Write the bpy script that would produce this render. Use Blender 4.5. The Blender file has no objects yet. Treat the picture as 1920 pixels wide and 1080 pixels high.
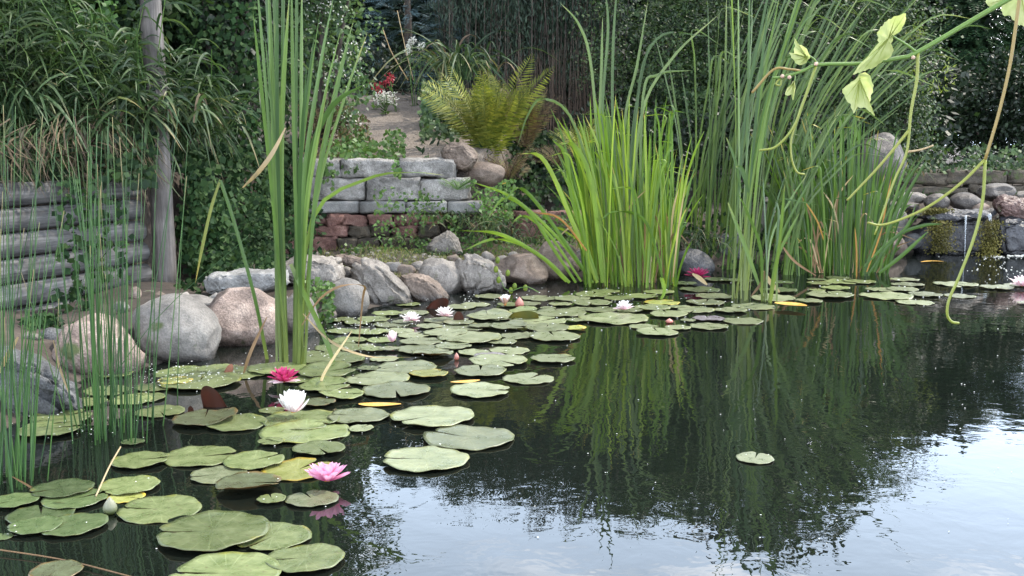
import bpy, math, random
import numpy as np
from mathutils import Vector, noise, Matrix

# ------------------------------------------------------------------ camera, world, sun, exposure
sc = bpy.context.scene
COL = sc.collection
F = 2000.0                       # focal length in photo pixels (1920 wide)
PITCH = math.radians(7.65)
CAMZ = 1.0
cam_d = bpy.data.cameras.new("camera"); cam = bpy.data.objects.new("camera", cam_d); COL.objects.link(cam)
cam_d.sensor_width = 36; cam_d.lens = F/1920*36; cam_d.clip_start = 0.05; cam_d.clip_end = 2000
cam.location = (0, 0, CAMZ); cam.rotation_euler = (math.radians(90)-PITCH, 0, 0)
sc.camera = cam
sc.view_settings.view_transform = 'Standard'; sc.view_settings.look = 'None'
sc.view_settings.gamma = 1; sc.view_settings.exposure = .45

SUN_EL, SUN_AZ = math.radians(54), math.radians(62)     # azimuth from +Y towards +X
w = bpy.data.worlds.new("World"); sc.world = w; w.use_nodes = True
nt = w.node_tree; nt.nodes.clear()
out = nt.nodes.new('ShaderNodeOutputWorld'); bg = nt.nodes.new('ShaderNodeBackground'); bg.inputs[1].default_value = 0.15
sky = nt.nodes.new('ShaderNodeTexSky'); sky.sky_type = 'NISHITA'; sky.sun_disc = False
sky.sun_elevation = SUN_EL; sky.sun_rotation = SUN_AZ; sky.dust_density = 2.5; sky.air_density = 1.0
tc = nt.nodes.new('ShaderNodeTexCoord'); mp = nt.nodes.new('ShaderNodeMapping'); mp.inputs['Scale'].default_value = (1, 1, 2.6)
mp.inputs['Location'].default_value = (0.35, 0.1, 0.0)
nz = nt.nodes.new('ShaderNodeTexNoise'); nz.inputs['Scale'].default_value = 3.0; nz.inputs['Detail'].default_value = 8; nz.inputs['Roughness'].default_value = 0.55
rp = nt.nodes.new('ShaderNodeValToRGB'); rp.color_ramp.elements[0].position = 0.47; rp.color_ramp.elements[1].position = 0.68
mx = nt.nodes.new('ShaderNodeMix'); mx.data_type = 'RGBA'; mx.inputs[7].default_value = (27, 27, 28, 1)
nt.links.new(tc.outputs['Generated'], mp.inputs[0]); nt.links.new(mp.outputs[0], nz.inputs[0]); nt.links.new(nz.outputs[0], rp.inputs[0])
hz_ = nt.nodes.new('ShaderNodeMix'); hz_.data_type = 'RGBA'; hz_.inputs[0].default_value = .82; hz_.inputs[7].default_value = (16, 18.5, 22.5, 1); nt.links.new(sky.outputs[0], hz_.inputs[6])
sz = nt.nodes.new('ShaderNodeSeparateXYZ'); nt.links.new(tc.outputs['Generated'], sz.inputs[0])
zr = nt.nodes.new('ShaderNodeValToRGB'); zr.color_ramp.interpolation = 'EASE'; zr.color_ramp.elements[0].position = .05; zr.color_ramp.elements[0].color = (1, 1, 1, 1); zr.color_ramp.elements[1].position = .75; zr.color_ramp.elements[1].color = (.17, .165, .165, 1); nt.links.new(sz.outputs[2], zr.inputs[0])
vh = nt.nodes.new('ShaderNodeVectorMath'); vh.operation = 'MULTIPLY'; nt.links.new(zr.outputs[0], vh.inputs[0]); vh.inputs[1].default_value = (27, 33, 41.5); nt.links.new(vh.outputs[0], hz_.inputs[7])
vc = nt.nodes.new('ShaderNodeVectorMath'); vc.operation = 'MULTIPLY'; nt.links.new(zr.outputs[0], vc.inputs[0]); vc.inputs[1].default_value = (60, 60, 61); nt.links.new(vc.outputs[0], mx.inputs[7])
nt.links.new(rp.outputs[0], mx.inputs[0]); nt.links.new(hz_.outputs[2], mx.inputs[6])
nt.links.new(mx.outputs[2], bg.inputs[0]); nt.links.new(bg.outputs[0], out.inputs[0])
sun_d = bpy.data.lights.new("sun", 'SUN'); sun_d.energy = 4.8; sun_d.angle = math.radians(1.5); sun_d.color = (1, .93, .82)
sun = bpy.data.objects.new("sun", sun_d); COL.objects.link(sun)
sdir = Vector((math.cos(SUN_EL)*math.sin(SUN_AZ), math.cos(SUN_EL)*math.cos(SUN_AZ), math.sin(SUN_EL)))
sun.rotation_euler = sdir.to_track_quat('Z', 'Y').to_euler()
sc.cycles.max_bounces = 6; sc.cycles.diffuse_bounces = 3; sc.cycles.glossy_bounces = 3; sc.cycles.transparent_max_bounces = 12
sc.cycles.transmission_bounces = 4

# ------------------------------------------------------------------ helpers
SP, CP = math.sin(PITCH), math.cos(PITCH)
def ray(px, py):
    u = (px-960)/F; v = (540-py)/F
    return np.array([u, CP+v*SP, -SP+v*CP])
def Wp(px, py, D):               # point seen at a photo pixel, D metres in front
    d = ray(px, py); return np.array([0, 0, CAMZ]) + d*(D/d[1])
def G(px, py, z=0.0):            # point seen at a photo pixel, at height z
    d = ray(px, py); return np.array([0, 0, CAMZ]) + d*((z-CAMZ)/d[2])
def rng(seed): return np.random.default_rng(seed)
def nrm(a): return a/np.maximum(np.linalg.norm(a, axis=-1, keepdims=True), 1e-9)

class MB:
    def __init__(s): s.V = []; s.Q = []; s.R = []; s.T = []; s.n = 0
    def add(s, V, Q=None, R=None, T=None):
        V = np.asarray(V, float).reshape(-1, 3)
        if Q is not None and len(Q): s.Q.append(np.asarray(Q, int).reshape(-1, 4)+s.n)
        if R is not None and len(R): s.R.append(np.asarray(R, int).reshape(-1, 3)+s.n)
        s.V.append(V); s.T.append(np.zeros(len(V)) if T is None else np.asarray(T, float).ravel()); s.n += len(V)
    def mesh(s, name, mats, smooth=True, uvt=True):
        me = bpy.data.meshes.new(name)
        V = np.concatenate(s.V); Q = np.concatenate(s.Q) if s.Q else np.zeros((0, 4), int); R = np.concatenate(s.R) if s.R else np.zeros((0, 3), int)
        me.vertices.add(len(V)); me.vertices.foreach_set('co', V.ravel().astype(np.float32))
        L = np.concatenate([Q.ravel(), R.ravel()]).astype(np.int32)
        me.loops.add(len(L)); me.loops.foreach_set('vertex_index', L)
        st = np.concatenate([np.arange(len(Q))*4, len(Q)*4+np.arange(len(R))*3]).astype(np.int32)
        me.polygons.add(len(st)); me.polygons.foreach_set('loop_start', st)
        me.polygons.foreach_set('use_smooth', np.full(len(st), smooth))
        me.update(calc_edges=True)
        if uvt:
            a = me.attributes.new('t', 'FLOAT', 'POINT'); a.data.foreach_set('value', np.concatenate(s.T).astype(np.float32))
        for m in (mats if isinstance(mats, (list, tuple)) else [mats]): me.materials.append(m)
        return me
    def build(s, name, mat, parent=None, smooth=True):
        return link(name, s.mesh(name, mat, smooth), parent)
def link(name, me, parent=None):
    o = bpy.data.objects.new(name, me); COL.objects.link(o)
    if parent is not None: o.parent = parent
    return o
def tag(o, label=None, cat=None, group=None, kind=None):
    if label: o['label'] = label
    if cat: o['category'] = cat
    if group: o['group'] = group
    if kind: o['kind'] = kind
    return o
def empty(name, loc=(0, 0, 0), rz=0):
    o = bpy.data.objects.new(name, None); COL.objects.link(o); o.location = tuple(float(v) for v in loc); o.rotation_euler = (0, 0, rz)
    o.empty_display_size = .05
    return o
def settle(parent):              # parts were built in world space: keep them there under a moved empty
    inv = Matrix.Translation(-Vector(parent.location))
    for c in parent.children: c.matrix_parent_inverse = inv
ORD = ['nearest', 'second nearest', 'third nearest', 'fourth nearest', 'fifth nearest', 'sixth nearest', 'seventh nearest', 'eighth nearest', 'ninth nearest', 'tenth nearest', 'eleventh nearest', 'twelfth nearest', 'thirteenth nearest', 'fourteenth nearest', 'fifteenth nearest']
NTH = ['first', 'second', 'third', 'fourth', 'fifth', 'sixth', 'seventh', 'eighth', 'ninth', 'tenth', 'eleventh', 'twelfth', 'thirteenth', 'fourteenth', 'fifteenth', 'sixteenth', 'seventeenth', 'eighteenth']

def cards(mb, P, D, N, L, Wd, curl=.12, T=None):
    """pointed leaves: P base, D direction, N normal"""
    P = np.asarray(P); n = len(P); D = nrm(D); S = nrm(np.cross(D, N)); N = np.cross(S, D)
    L = np.broadcast_to(L, n)[:, None]; Wd = np.broadcast_to(Wd, n)[:, None]
    a = P; b = P+D*L*.45+S*Wd*.5-N*L*curl*.5; c = P+D*L-N*L*curl; d = P+D*L*.45-S*Wd*.5-N*L*curl*.5
    V = np.stack([a, b, c, d], 1).reshape(-1, 3); Q = np.arange(4*n).reshape(-1, 4)
    tt = np.tile([0, .5, 1, .5], n) if T is None else np.repeat(T, 4)
    mb.add(V, Q, None, tt)
def crpath(pts, k):              # Catmull-Rom through pts
    pts = [np.asarray(p, float) for p in pts]
    if len(pts) == 2: return np.array([pts[0]+(pts[1]-pts[0])*t for t in np.linspace(0, 1, k)])
    P = [2*pts[0]-pts[1]]+pts+[2*pts[-1]-pts[-2]]; out_ = []; ns = len(pts)-1
    for g in np.linspace(0, ns, k):
        i = min(int(g), ns-1); t = g-i; a, b, c, d = P[i:i+4]
        out_.append(.5*((2*b)+(-a+c)*t+(2*a-5*b+4*c-d)*t*t+(-a+3*b-3*c+d)*t**3))
    return np.array(out_)
def bez(a, b, c, k):
    t = np.linspace(0, 1, k)[:, None]; return a*(1-t)**2+2*b*t*(1-t)+c*t*t
def ribbon(mb, path, width, side=None, fold=.25, prof=None, twist=0.0):
    k = len(path); tan = nrm(np.gradient(path, axis=0))
    if side is None: side = np.array([1., 0, 0])
    t = np.linspace(0, 1, k)
    S = nrm(side-tan*(tan@side)[:, None]); Nn = np.cross(S, tan)
    if twist:
        a = (twist*t)[:, None]; S, Nn = S*np.cos(a)+Nn*np.sin(a), Nn*np.cos(a)-S*np.sin(a)
    wv = (np.minimum(1, .75+t*.8)*np.clip((1-t)*3.2, 0, 1)**.7 if prof is None else prof(t))[:, None]*width*.5
    V = np.stack([path-S*wv, path+Nn*wv*fold, path+S*wv], 1).reshape(-1, 3)
    i = np.arange(k-1)[:, None]*3
    Q = np.concatenate([i+np.array([0, 1, 4, 3]), i+np.array([1, 2, 5, 4])]).reshape(-1, 4)
    mb.add(V, Q, None, np.repeat(t, 3))
def tube(mb, path, radii, sides=6, caps=True):
    path = np.asarray(path, float); k = len(path); radii = np.broadcast_to(radii, k); tan = nrm(np.gradient(path, axis=0))
    ref = np.array([0, 0, 1.]) if abs(tan[0][2]) < .9 else np.array([1., 0, 0])
    a = np.linspace(0, 2*np.pi, sides, endpoint=False); V = []
    s = nrm(np.cross(tan[0], ref))
    for i in range(k):
        s = nrm(s-tan[i]*np.dot(s, tan[i])); b = np.cross(tan[i], s)
        V.append(path[i]+radii[i]*(np.cos(a)[:, None]*s+np.sin(a)[:, None]*b))
    V = np.concatenate(V); Q = []
    for i in range(k-1):
        for j in range(sides): Q.append((i*sides+j, i*sides+(j+1) % sides, (i+1)*sides+(j+1) % sides, (i+1)*sides+j))
    R = []; T = np.repeat(np.linspace(0, 1, k), sides)
    if caps:
        V = np.concatenate([V, path[:1], path[-1:]]); T = np.append(T, [0, 1]); n0 = k*sides
        for j in range(sides):
            R.append((n0, (j+1) % sides, j)); R.append((n0+1, (k-1)*sides+j, (k-1)*sides+(j+1) % sides))
    mb.add(V, Q, R, T)

# ------------------------------------------------------------------ materials
def newmat(name):
    m = bpy.data.materials.new(name); m.use_nodes = True; t = m.node_tree; t.nodes.clear()
    return m, t, (lambda k: t.nodes.new('ShaderNode'+k)), (lambda a, b: t.links.new(a, b))
def ramp(N, cols, pos=None, interp='LINEAR'):
    r = N('ValToRGB'); cr = r.color_ramp; cr.interpolation = interp
    pos = pos or [i/(len(cols)-1) for i in range(len(cols))]
    while len(cr.elements) < len(cols): cr.elements.new(.5)
    for e, c, p in zip(cr.elements, cols, pos): e.position = p; e.color = (*c, 1)
    return r
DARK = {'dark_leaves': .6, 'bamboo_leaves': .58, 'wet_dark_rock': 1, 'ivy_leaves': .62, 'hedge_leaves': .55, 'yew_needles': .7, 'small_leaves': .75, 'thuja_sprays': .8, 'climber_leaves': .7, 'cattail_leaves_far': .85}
def leafmat(name, cols, rough=.5, trans=.25, tip=None, tip_from=.75, base=None, spec=.35, var=.35, tcol=1.3):
    m, t, N, L = newmat(name); cols = [tuple(c*DARK.get(name, 1) for c in q) for q in cols]
    geo = N('NewGeometry'); oi = N('ObjectInfo'); ad = N('Math'); ad.operation = 'ADD'; fr = N('Math'); fr.operation = 'FRACT'
    L(geo.outputs['Random Per Island'], ad.inputs[0]); L(oi.outputs['Random'], ad.inputs[1]); L(ad.outputs[0], fr.inputs[0])
    r = ramp(N, cols); L(fr.outputs[0], r.inputs[0]); col = r.outputs[0]
    if tip is not None or base is not None:
        at = N('Attribute'); at.attribute_name = 't'
        if tip is not None:
            n2 = N('Math'); n2.operation = 'MULTIPLY_ADD'; n2.inputs[1].default_value = .5; L(fr.outputs[0], n2.inputs[0]); n2.inputs[2].default_value = -.25
            a2 = N('Math'); a2.operation = 'ADD'; L(at.outputs['Fac'], a2.inputs[0]); L(n2.outputs[0], a2.inputs[1])
            mr = N('MapRange'); mr.inputs[1].default_value = tip_from; mr.inputs[2].default_value = 1.1; L(a2.outputs[0], mr.inputs[0])
            mm = N('Mix'); mm.data_type = 'RGBA'; L(mr.outputs[0], mm.inputs[0]); L(col, mm.inputs[6]); mm.inputs[7].default_value = (*tip, 1); col = mm.outputs[2]
        if base is not None:
            mr = N('MapRange'); mr.inputs[1].default_value = .0; mr.inputs[2].default_value = .22; mr.inputs[3].default_value = 1; mr.inputs[4].default_value = 0; L(at.outputs['Fac'], mr.inputs[0])
            mm = N('Mix'); mm.data_type = 'RGBA'; L(mr.outputs[0], mm.inputs[0]); L(col, mm.inputs[6]); mm.inputs[7].default_value = (*base, 1); col = mm.outputs[2]
    nz = N('TexNoise'); nz.inputs['Scale'].default_value = 2.2; nz.inputs['Detail'].default_value = 4; L(geo.outputs['Position'], nz.inputs['Vector'])
    mr = N('MapRange'); mr.inputs[1].default_value = .3; mr.inputs[2].default_value = .7; mr.inputs[3].default_value = 1-var; mr.inputs[4].default_value = 1+var; L(nz.outputs[0], mr.inputs[0])
    vm = N('VectorMath'); vm.operation = 'SCALE'; L(col, vm.inputs[0]); L(mr.outputs[0], vm.inputs['Scale']); col = vm.outputs[0]
    p = N('BsdfPrincipled'); L(col, p.inputs['Base Color']); p.inputs['Roughness'].default_value = rough; p.inputs['Specular IOR Level'].default_value = spec
    tr = N('BsdfTranslucent'); v2 = N('VectorMath'); v2.operation = 'MULTIPLY'; L(col, v2.inputs[0]); v2.inputs[1].default_value = (tcol, tcol, tcol*.55); L(v2.outputs[0], tr.inputs[0])
    ms = N('MixShader'); ms.inputs[0].default_value = trans; L(p.outputs[0], ms.inputs[1]); L(tr.outputs[0], ms.inputs[2])
    o = N('OutputMaterial'); L(ms.outputs[0], o.inputs[0]); return m
def rockmat(name, c1, c2, c3, scale=9, speck=.5, bump=.6, rough=.75, moss=.22, wet=True):
    m, t, N, L = newmat(name)
    tcn = N('TexCoord'); geo = N('NewGeometry'); oi = N('ObjectInfo')
    av = N('VectorMath'); av.operation = 'ADD'; L(geo.outputs['Position'], av.inputs[0]); L(oi.outputs['Random'], av.inputs[1])
    n1 = N('TexNoise'); n1.inputs['Scale'].default_value = scale; n1.inputs['Detail'].default_value = 8; n1.inputs['Roughness'].default_value = .65; L(av.outputs[0], n1.inputs[0])
    r = ramp(N, [c1, c2, c3], [.32, .5, .68]); L(n1.outputs[0], r.inputs[0])
    n2 = N('TexNoise'); n2.inputs['Scale'].default_value = 110; n2.inputs['Detail'].default_value = 6; L(av.outputs[0], n2.inputs[0])
    mr = N('MapRange'); mr.inputs[1].default_value = .35; mr.inputs[2].default_value = .65; mr.inputs[3].default_value = 1-speck; mr.inputs[4].default_value = 1+speck; L(n2.outputs[0], mr.inputs[0])
    vm = N('VectorMath'); vm.operation = 'SCALE'; L(r.outputs[0], vm.inputs[0]); L(mr.outputs[0], vm.inputs['Scale']); col = vm.outputs[0]
    n3 = N('TexNoise'); n3.inputs['Scale'].default_value = 3.5; n3.inputs['Detail'].default_value = 5; L(av.outputs[0], n3.inputs[0])
    mr2 = N('MapRange'); mr2.inputs[1].default_value = .35; mr2.inputs[2].default_value = .65; mr2.inputs[3].default_value = .68; mr2.inputs[4].default_value = 1.25; L(n3.outputs[0], mr2.inputs[0])
    vm2 = N('VectorMath'); vm2.operation = 'SCALE'; L(col, vm2.inputs[0]); L(mr2.outputs[0], vm2.inputs['Scale']); col = vm2.outputs[0]
    if moss:
        n4 = N('TexNoise'); n4.inputs['Scale'].default_value = 7; n4.inputs['Detail'].default_value = 6; L(geo.outputs['Position'], n4.inputs[0])
        m4 = N('MapRange'); m4.inputs[1].default_value = .72-moss*.3; m4.inputs[2].default_value = .78-moss*.25; L(n4.outputs[0], m4.inputs[0])
        mm = N('Mix'); mm.data_type = 'RGBA'; L(m4.outputs[0], mm.inputs[0]); L(col, mm.inputs[6]); mm.inputs[7].default_value = (.055, .075, .02, 1); col = mm.outputs[2]
    rv = rough
    p = N('BsdfPrincipled')
    if wet:                       # waterline stain
        sx = N('SeparateXYZ'); L(geo.outputs['Position'], sx.inputs[0])
        a = N('Math'); a.operation = 'MULTIPLY_ADD'; a.inputs[1].default_value = .1; L(n1.outputs[0], a.inputs[0]); a.inputs[2].default_value = -.05
        b = N('Math'); b.operation = 'SUBTRACT'; L(sx.outputs[2], b.inputs[0]); L(a.outputs[0], b.inputs[1])
        mw = N('MapRange'); mw.inputs[1].default_value = .015; mw.inputs[2].default_value = .06; mw.inputs[3].default_value = .3; mw.inputs[4].default_value = 1; L(b.outputs[0], mw.inputs[0])
        v3 = N('VectorMath'); v3.operation = 'SCALE'; L(col, v3.inputs[0]); L(mw.outputs[0], v3.inputs['Scale']); col = v3.outputs[0]
        m5 = N('MapRange'); m5.inputs[1].default_value = .3; m5.inputs[2].default_value = 1; m5.inputs[3].default_value = .25; m5.inputs[4].default_value = rough; L(mw.outputs[0], m5.inputs[0]); L(m5.outputs[0], p.inputs['Roughness'])
    else: p.inputs['Roughness'].default_value = rough
    L(col, p.inputs['Base Color'])
    bsum = N('Math'); bsum.operation = 'MULTIPLY_ADD'; bsum.inputs[1].default_value = .25; L(n2.outputs[0], bsum.inputs[0]); L(n1.outputs[0], bsum.inputs[2])
    bp = N('Bump'); bp.inputs['Strength'].default_value = min(1, bump*1.3); bp.inputs['Distance'].default_value = .035; L(bsum.outputs[0], bp.inputs['Height']); L(bp.outputs[0], p.inputs['Normal'])
    o = N('OutputMaterial'); L(p.outputs[0], o.inputs[0]); return m
def woodmat(name, c1, c2, c3, axis_scale):
    m, t, N, L = newmat(name)
    tcn = N('TexCoord'); mpn = N('Mapping'); mpn.inputs['Scale'].default_value = axis_scale; L(tcn.outputs['Object'], mpn.inputs[0])
    oi = N('ObjectInfo'); av = N('VectorMath'); av.operation = 'ADD'; L(mpn.outputs[0], av.inputs[0])
    s10 = N('Math'); s10.operation = 'MULTIPLY'; s10.inputs[1].default_value = 37; L(oi.outputs['Random'], s10.inputs[0]); L(s10.outputs[0], av.inputs[1])
    n1 = N('TexNoise'); n1.inputs['Scale'].default_value = 1; n1.inputs['Detail'].default_value = 9; n1.inputs['Roughness'].default_value = .7; L(av.outputs[0], n1.inputs[0])
    r = ramp(N, [c1, c2, c3], [.34, .5, .66]); L(n1.outputs[0], r.inputs[0])
    n3 = N('TexNoise'); n3.inputs['Scale'].default_value = 5; n3.inputs['Detail'].default_value = 5; L(tcn.outputs['Object'], n3.inputs[0])
    mr2 = N('MapRange'); mr2.inputs[1].default_value = .35; mr2.inputs[2].default_value = .65; mr2.inputs[3].default_value = .55; mr2.inputs[4].default_value = 1.2; L(n3.outputs[0], mr2.inputs[0])
    vm2 = N('VectorMath'); vm2.operation = 'SCALE'; L(r.outputs[0], vm2.inputs[0]); L(mr2.outputs[0], vm2.inputs['Scale'])
    p = N('BsdfPrincipled'); L(vm2.outputs[0], p.inputs['Base Color']); p.inputs['Roughness'].default_value = .8
    bp = N('Bump'); bp.inputs['Strength'].default_value = .8; bp.inputs['Distance'].default_value = .012; L(n1.outputs[0], bp.inputs['Height']); L(bp.outputs[0], p.inputs['Normal'])
    o = N('OutputMaterial'); L(p.outputs[0], o.inputs[0]); return m
def plain(name, col, rough=.6, col2=None, scale=20, spec=.4, trans=0):
    m, t, N, L = newmat(name); p = N('BsdfPrincipled'); p.inputs['Roughness'].default_value = rough; p.inputs['Specular IOR Level'].default_value = spec
    g = N('NewGeometry'); n = N('TexNoise'); n.inputs['Scale'].default_value = scale; n.inputs['Detail'].default_value = 5; L(g.outputs['Position'], n.inputs[0])
    r = ramp(N, [col, col2 or tuple(c*.6 for c in col)], [.35, .65]); L(n.outputs[0], r.inputs[0]); L(r.outputs[0], p.inputs['Base Color'])
    o = N('OutputMaterial')
    if trans:
        tr = N('BsdfTranslucent'); L(r.outputs[0], tr.inputs[0]); ms = N('MixShader'); ms.inputs[0].default_value = trans; L(p.outputs[0], ms.inputs[1]); L(tr.outputs[0], ms.inputs[2]); L(ms.outputs[0], o.inputs[0])
    else: L(p.outputs[0], o.inputs[0])
    return m

M = {}
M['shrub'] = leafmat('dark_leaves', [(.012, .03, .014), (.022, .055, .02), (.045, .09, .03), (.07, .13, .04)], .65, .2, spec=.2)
M['ivy'] = leafmat('ivy_leaves', [(.014, .036, .014), (.024, .062, .02), (.038, .085, .026), (.06, .11, .032)], .7, .12, spec=.15)
M['vineleaf'] = leafmat('climber_leaves', [(.04, .1, .03), (.065, .15, .04), (.1, .2, .055)], .5)
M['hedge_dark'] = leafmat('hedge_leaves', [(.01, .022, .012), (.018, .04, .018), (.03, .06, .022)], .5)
M['paleshrub'] = leafmat('pale_leaves', [(.03, .06, .03), (.05, .095, .04), (.08, .14, .05), (.12, .18, .07)], .5)
M['smallleaf'] = leafmat('small_leaves', [(.018, .04, .018), (.035, .07, .025), (.06, .11, .035), (.1, .15, .05)], .5)
M['spruce'] = leafmat('spruce_needles', [(.025, .05, .06), (.05, .09, .1), (.09, .14, .15)], .6, .1)
M['yew'] = leafmat('yew_needles', [(.015, .032, .022), (.03, .055, .035), (.05, .085, .05)], .6, .15)
M['thuja'] = leafmat('thuja_sprays', [(.012, .035, .018), (.022, .06, .025), (.04, .09, .035), (.06, .12, .045)], .55, .2)
M['fern'] = leafmat('fern_fronds', [(.085, .115, .02), (.15, .175, .026), (.23, .235, .04)], .55, .4)
M['fernbrown'] = leafmat('dry_fern', [(.05, .03, .018), (.08, .052, .03), (.13, .09, .045), (.1, .11, .03)], .7, .25)
M['iris'] = leafmat('iris_leaves', [(.05, .11, .014), (.09, .17, .018), (.15, .24, .028), (.22, .30, .045)], .4, .4, tip=(.3, .26, .06), tip_from=1.06, var=.2)
M['cattail'] = leafmat('cattail_leaves', [(.035, .075, .022), (.07, .13, .032), (.13, .2, .05)], .4, .3, tip=(.25, .25, .08), tip_from=1.0, base=(.16, .2, .06), var=.15)
M['cattail_far'] = leafmat('cattail_leaves_far', [(.045, .085, .03), (.08, .135, .042), (.14, .2, .07)], .4, .3, tip=(.2, .24, .1), tip_from=1.0, base=(.12, .2, .04), var=.2)
M['rush'] = leafmat('rush_stems', [(.02, .055, .018), (.035, .09, .022), (.06, .13, .03)], .45, .1, tip=(.16, .14, .06), tip_from=1.02, var=.2)
M['grass'] = leafmat('grass_leaves', [(.018, .04, .018), (.035, .07, .028), (.06, .1, .04), (.13, .16, .08)], .5, .3, tip=(.22, .18, .09), tip_from=.9)
M['drygrass'] = leafmat('dry_grass', [(.04, .028, .018), (.08, .055, .034), (.16, .12, .07), (.04, .03, .02), (.04, .07, .02), (.035, .06, .02)], .7, .2)
M['lawn'] = leafmat('lawn_grass', [(.06, .09, .02), (.11, .15, .04), (.19, .2, .07), (.24, .22, .1)], .6, .3)
M['weed'] = leafmat('weed_leaves', [(.04, .09, .02), (.07, .14, .035), (.11, .18, .05)], .5, .3)
M['yellowleaf'] = leafmat('lime_leaves', [(.1, .15, .02), (.17, .21, .03)], .5, .35)
M['dryleaf'] = leafmat('dry_blade', [(.3, .22, .12), (.42, .33, .2)], .6, .25)
M['deadstem'] = leafmat('dead_stems', [(.03, .02, .014), (.06, .042, .03), (.1, .07, .05)], .8, 0)
M['brownleaf'] = leafmat('brown_blade', [(.14, .09, .045), (.2, .12, .06)], .6, .2)
M['orangeblade'] = leafmat('orange_blade', [(.26, .12, .025), (.33, .2, .04)], .5, .3)
M['gran'] = rockmat('granite_blocks', (.14, .131, .12), (.25, .237, .22), (.37, .352, .328), 16, .22, .7, wet=False, moss=.12)
M['slab'] = rockmat('grey_slab', (.15, .148, .14), (.2, .198, .19), (.26, .25, .24), 10, .2, .3, wet=False, moss=.1)
M['red'] = rockmat('red_sandstone', (.09, .042, .034), (.16, .08, .064), (.24, .145, .118), 11, .3, .6, wet=False, moss=.15)
M['brownst'] = rockmat('brown_sandstone', (.03, .024, .017), (.055, .044, .03), (.1, .08, .056), 10, .3, .6, wet=False, moss=.5)
M['r_grey'] = rockmat('grey_rock', (.08, .074, .067), (.14, .13, .118), (.2, .186, .168), 9, .18, .35)
M['r_pink'] = rockmat('pink_granite', (.12, .087, .072), (.195, .145, .12), (.28, .22, .185), 14, .28, .45)
M['r_blue'] = rockmat('blue_grey_rock', (.045, .047, .05), (.08, .083, .086), (.14, .142, .143), 10, .3, .6)
M['r_brown'] = rockmat('brown_rock', (.08, .058, .045), (.14, .105, .083), (.2, .158, .128), 10, .2, .45)
M['r_light'] = rockmat('light_grey_rock', (.1, .088, .076), (.175, .157, .138), (.26, .236, .208), 10, .2, .5)
M['r_dark'] = rockmat('wet_dark_rock', (.018, .018, .021), (.035, .035, .04), (.07, .07, .078), 8, .3, .6, rough=.35, moss=.15)
M['r_wet'] = rockmat('damp_stone', (.03, .025, .022), (.06, .051, .045), (.11, .096, .085), 9, .3, .6, rough=.5)
M['r_redwet'] = rockmat('wet_red_rock', (.05, .027, .023), (.09, .05, .042), (.14, .09, .08), 8, .35, .8, rough=.35)
M['moss'] = leafmat('moss', [(.06, .06, .01), (.11, .1, .02), (.16, .14, .04)], .8, .1)
M['log'] = woodmat('weathered_log', (.03, .029, .028), (.08, .079, .078), (.155, .153, .15), (2.5, 34, 34))
M['post'] = woodmat('weathered_post', (.06, .052, .047), (.11, .098, .09), (.17, .155, .145), (2, 34, 34))
M['bark'] = woodmat('bark', (.03, .022, .017), (.06, .045, .035), (.1, .08, .06), (20, 20, 3))

# ------------------------------------------------------------------ terrain
shore_px = [(-260, 990), (-60, 850), (20, 800), (100, 772), (175, 708), (260, 696), (335, 676), (450, 640), (560, 615), (650, 590), (715, 574), (800, 556), (890, 541), (980, 522), (1050, 512), (1240, 505), (1400, 500), (1600, 490), (1700, 474), (1740, 467), (1790, 465), (1920, 464), (2300, 466)]
POND = np.array([G(x, y)[:2] for x, y in shore_px]+[[8.5, 8.6], [9.5, 4], [7, .4], [-3.0, .3], [-3.6, 1.6]])
TERR = np.array([[-4.6, 2.6], [-3.3, 4.15], [-2.36, 6.7], [-2.2, 7.6], [-2.1, 8.95], [-.9, 9.12], [-.24, 9.16], [.1, 10.4], [.4, 40], [-60, 40], [-60, 2.6]])
def polydist(x, y, poly):        # signed distance, positive inside
    P = np.stack([x, y], -1).reshape(-1, 2); best = np.full(len(P), 1e9); ins = np.zeros(len(P), bool)
    n = len(poly)
    for i in range(n):
        a = poly[i]; b = poly[(i+1) % n]; ab = b-a; t = np.clip(((P-a)@ab)/(ab@ab), 0, 1); d = np.linalg.norm(P-a-t[:, None]*ab, axis=1); best = np.minimum(best, d)
        c = ((a[1] > P[:, 1]) != (b[1] > P[:, 1])); xx = (b[0]-a[0])*(P[:, 1]-a[1])/((b[1]-a[1]) if b[1] != a[1] else 1e-9)+a[0]; ins ^= c & (P[:, 0] < xx)
    return np.where(ins, best, -best).reshape(np.shape(x))
def smooth(t): t = np.clip(t, 0, 1); return t*t*(3-2*t)
def H(x, y):
    x = np.asarray(x, float); y = np.asarray(y, float)
    dp = polydist(x, y, POND); dt = polydist(x, y, TERR)
    low = .0+.13*smooth(-dp/.3)+.03*np.sin(x*5+y*3)*smooth(-dp/.5)+np.clip((y-8.6)*.16, 0, .55)*smooth((x+.1)/.6)
    high = .80+np.clip((y-9)*.2, 0, .9)
    z = low+(high-low)*smooth((dt+.02)/.16)
    bed = -.06-.55*smooth(dp/.5)
    return np.where(dp > 0, bed, z)
def hz(x, y): return float(H(np.array([x]), np.array([y]))[0])
xs = np.unique(np.concatenate([np.linspace(-400, -12, 20), np.linspace(-12, -5, 25), np.linspace(-5, 6, 190), np.linspace(6, 12, 25), np.linspace(12, 400, 20)]))
ys = np.unique(np.concatenate([np.linspace(-400, -4, 16), np.linspace(-4, 3, 30), np.linspace(3, 14, 190), np.linspace(14, 30, 20), np.linspace(30, 600, 20)]))
X, Y = np.meshgrid(xs, ys); Z = H(X, Y)
rg = rng(1)
Z = Z+np.where((abs(X) < 12) & (Y < 20) & (Y > -3), .012*(rg.random(Z.shape)-.5), 0)
nx, ny = len(xs), len(ys); idx = np.arange(nx*ny).reshape(ny, nx)
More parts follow.
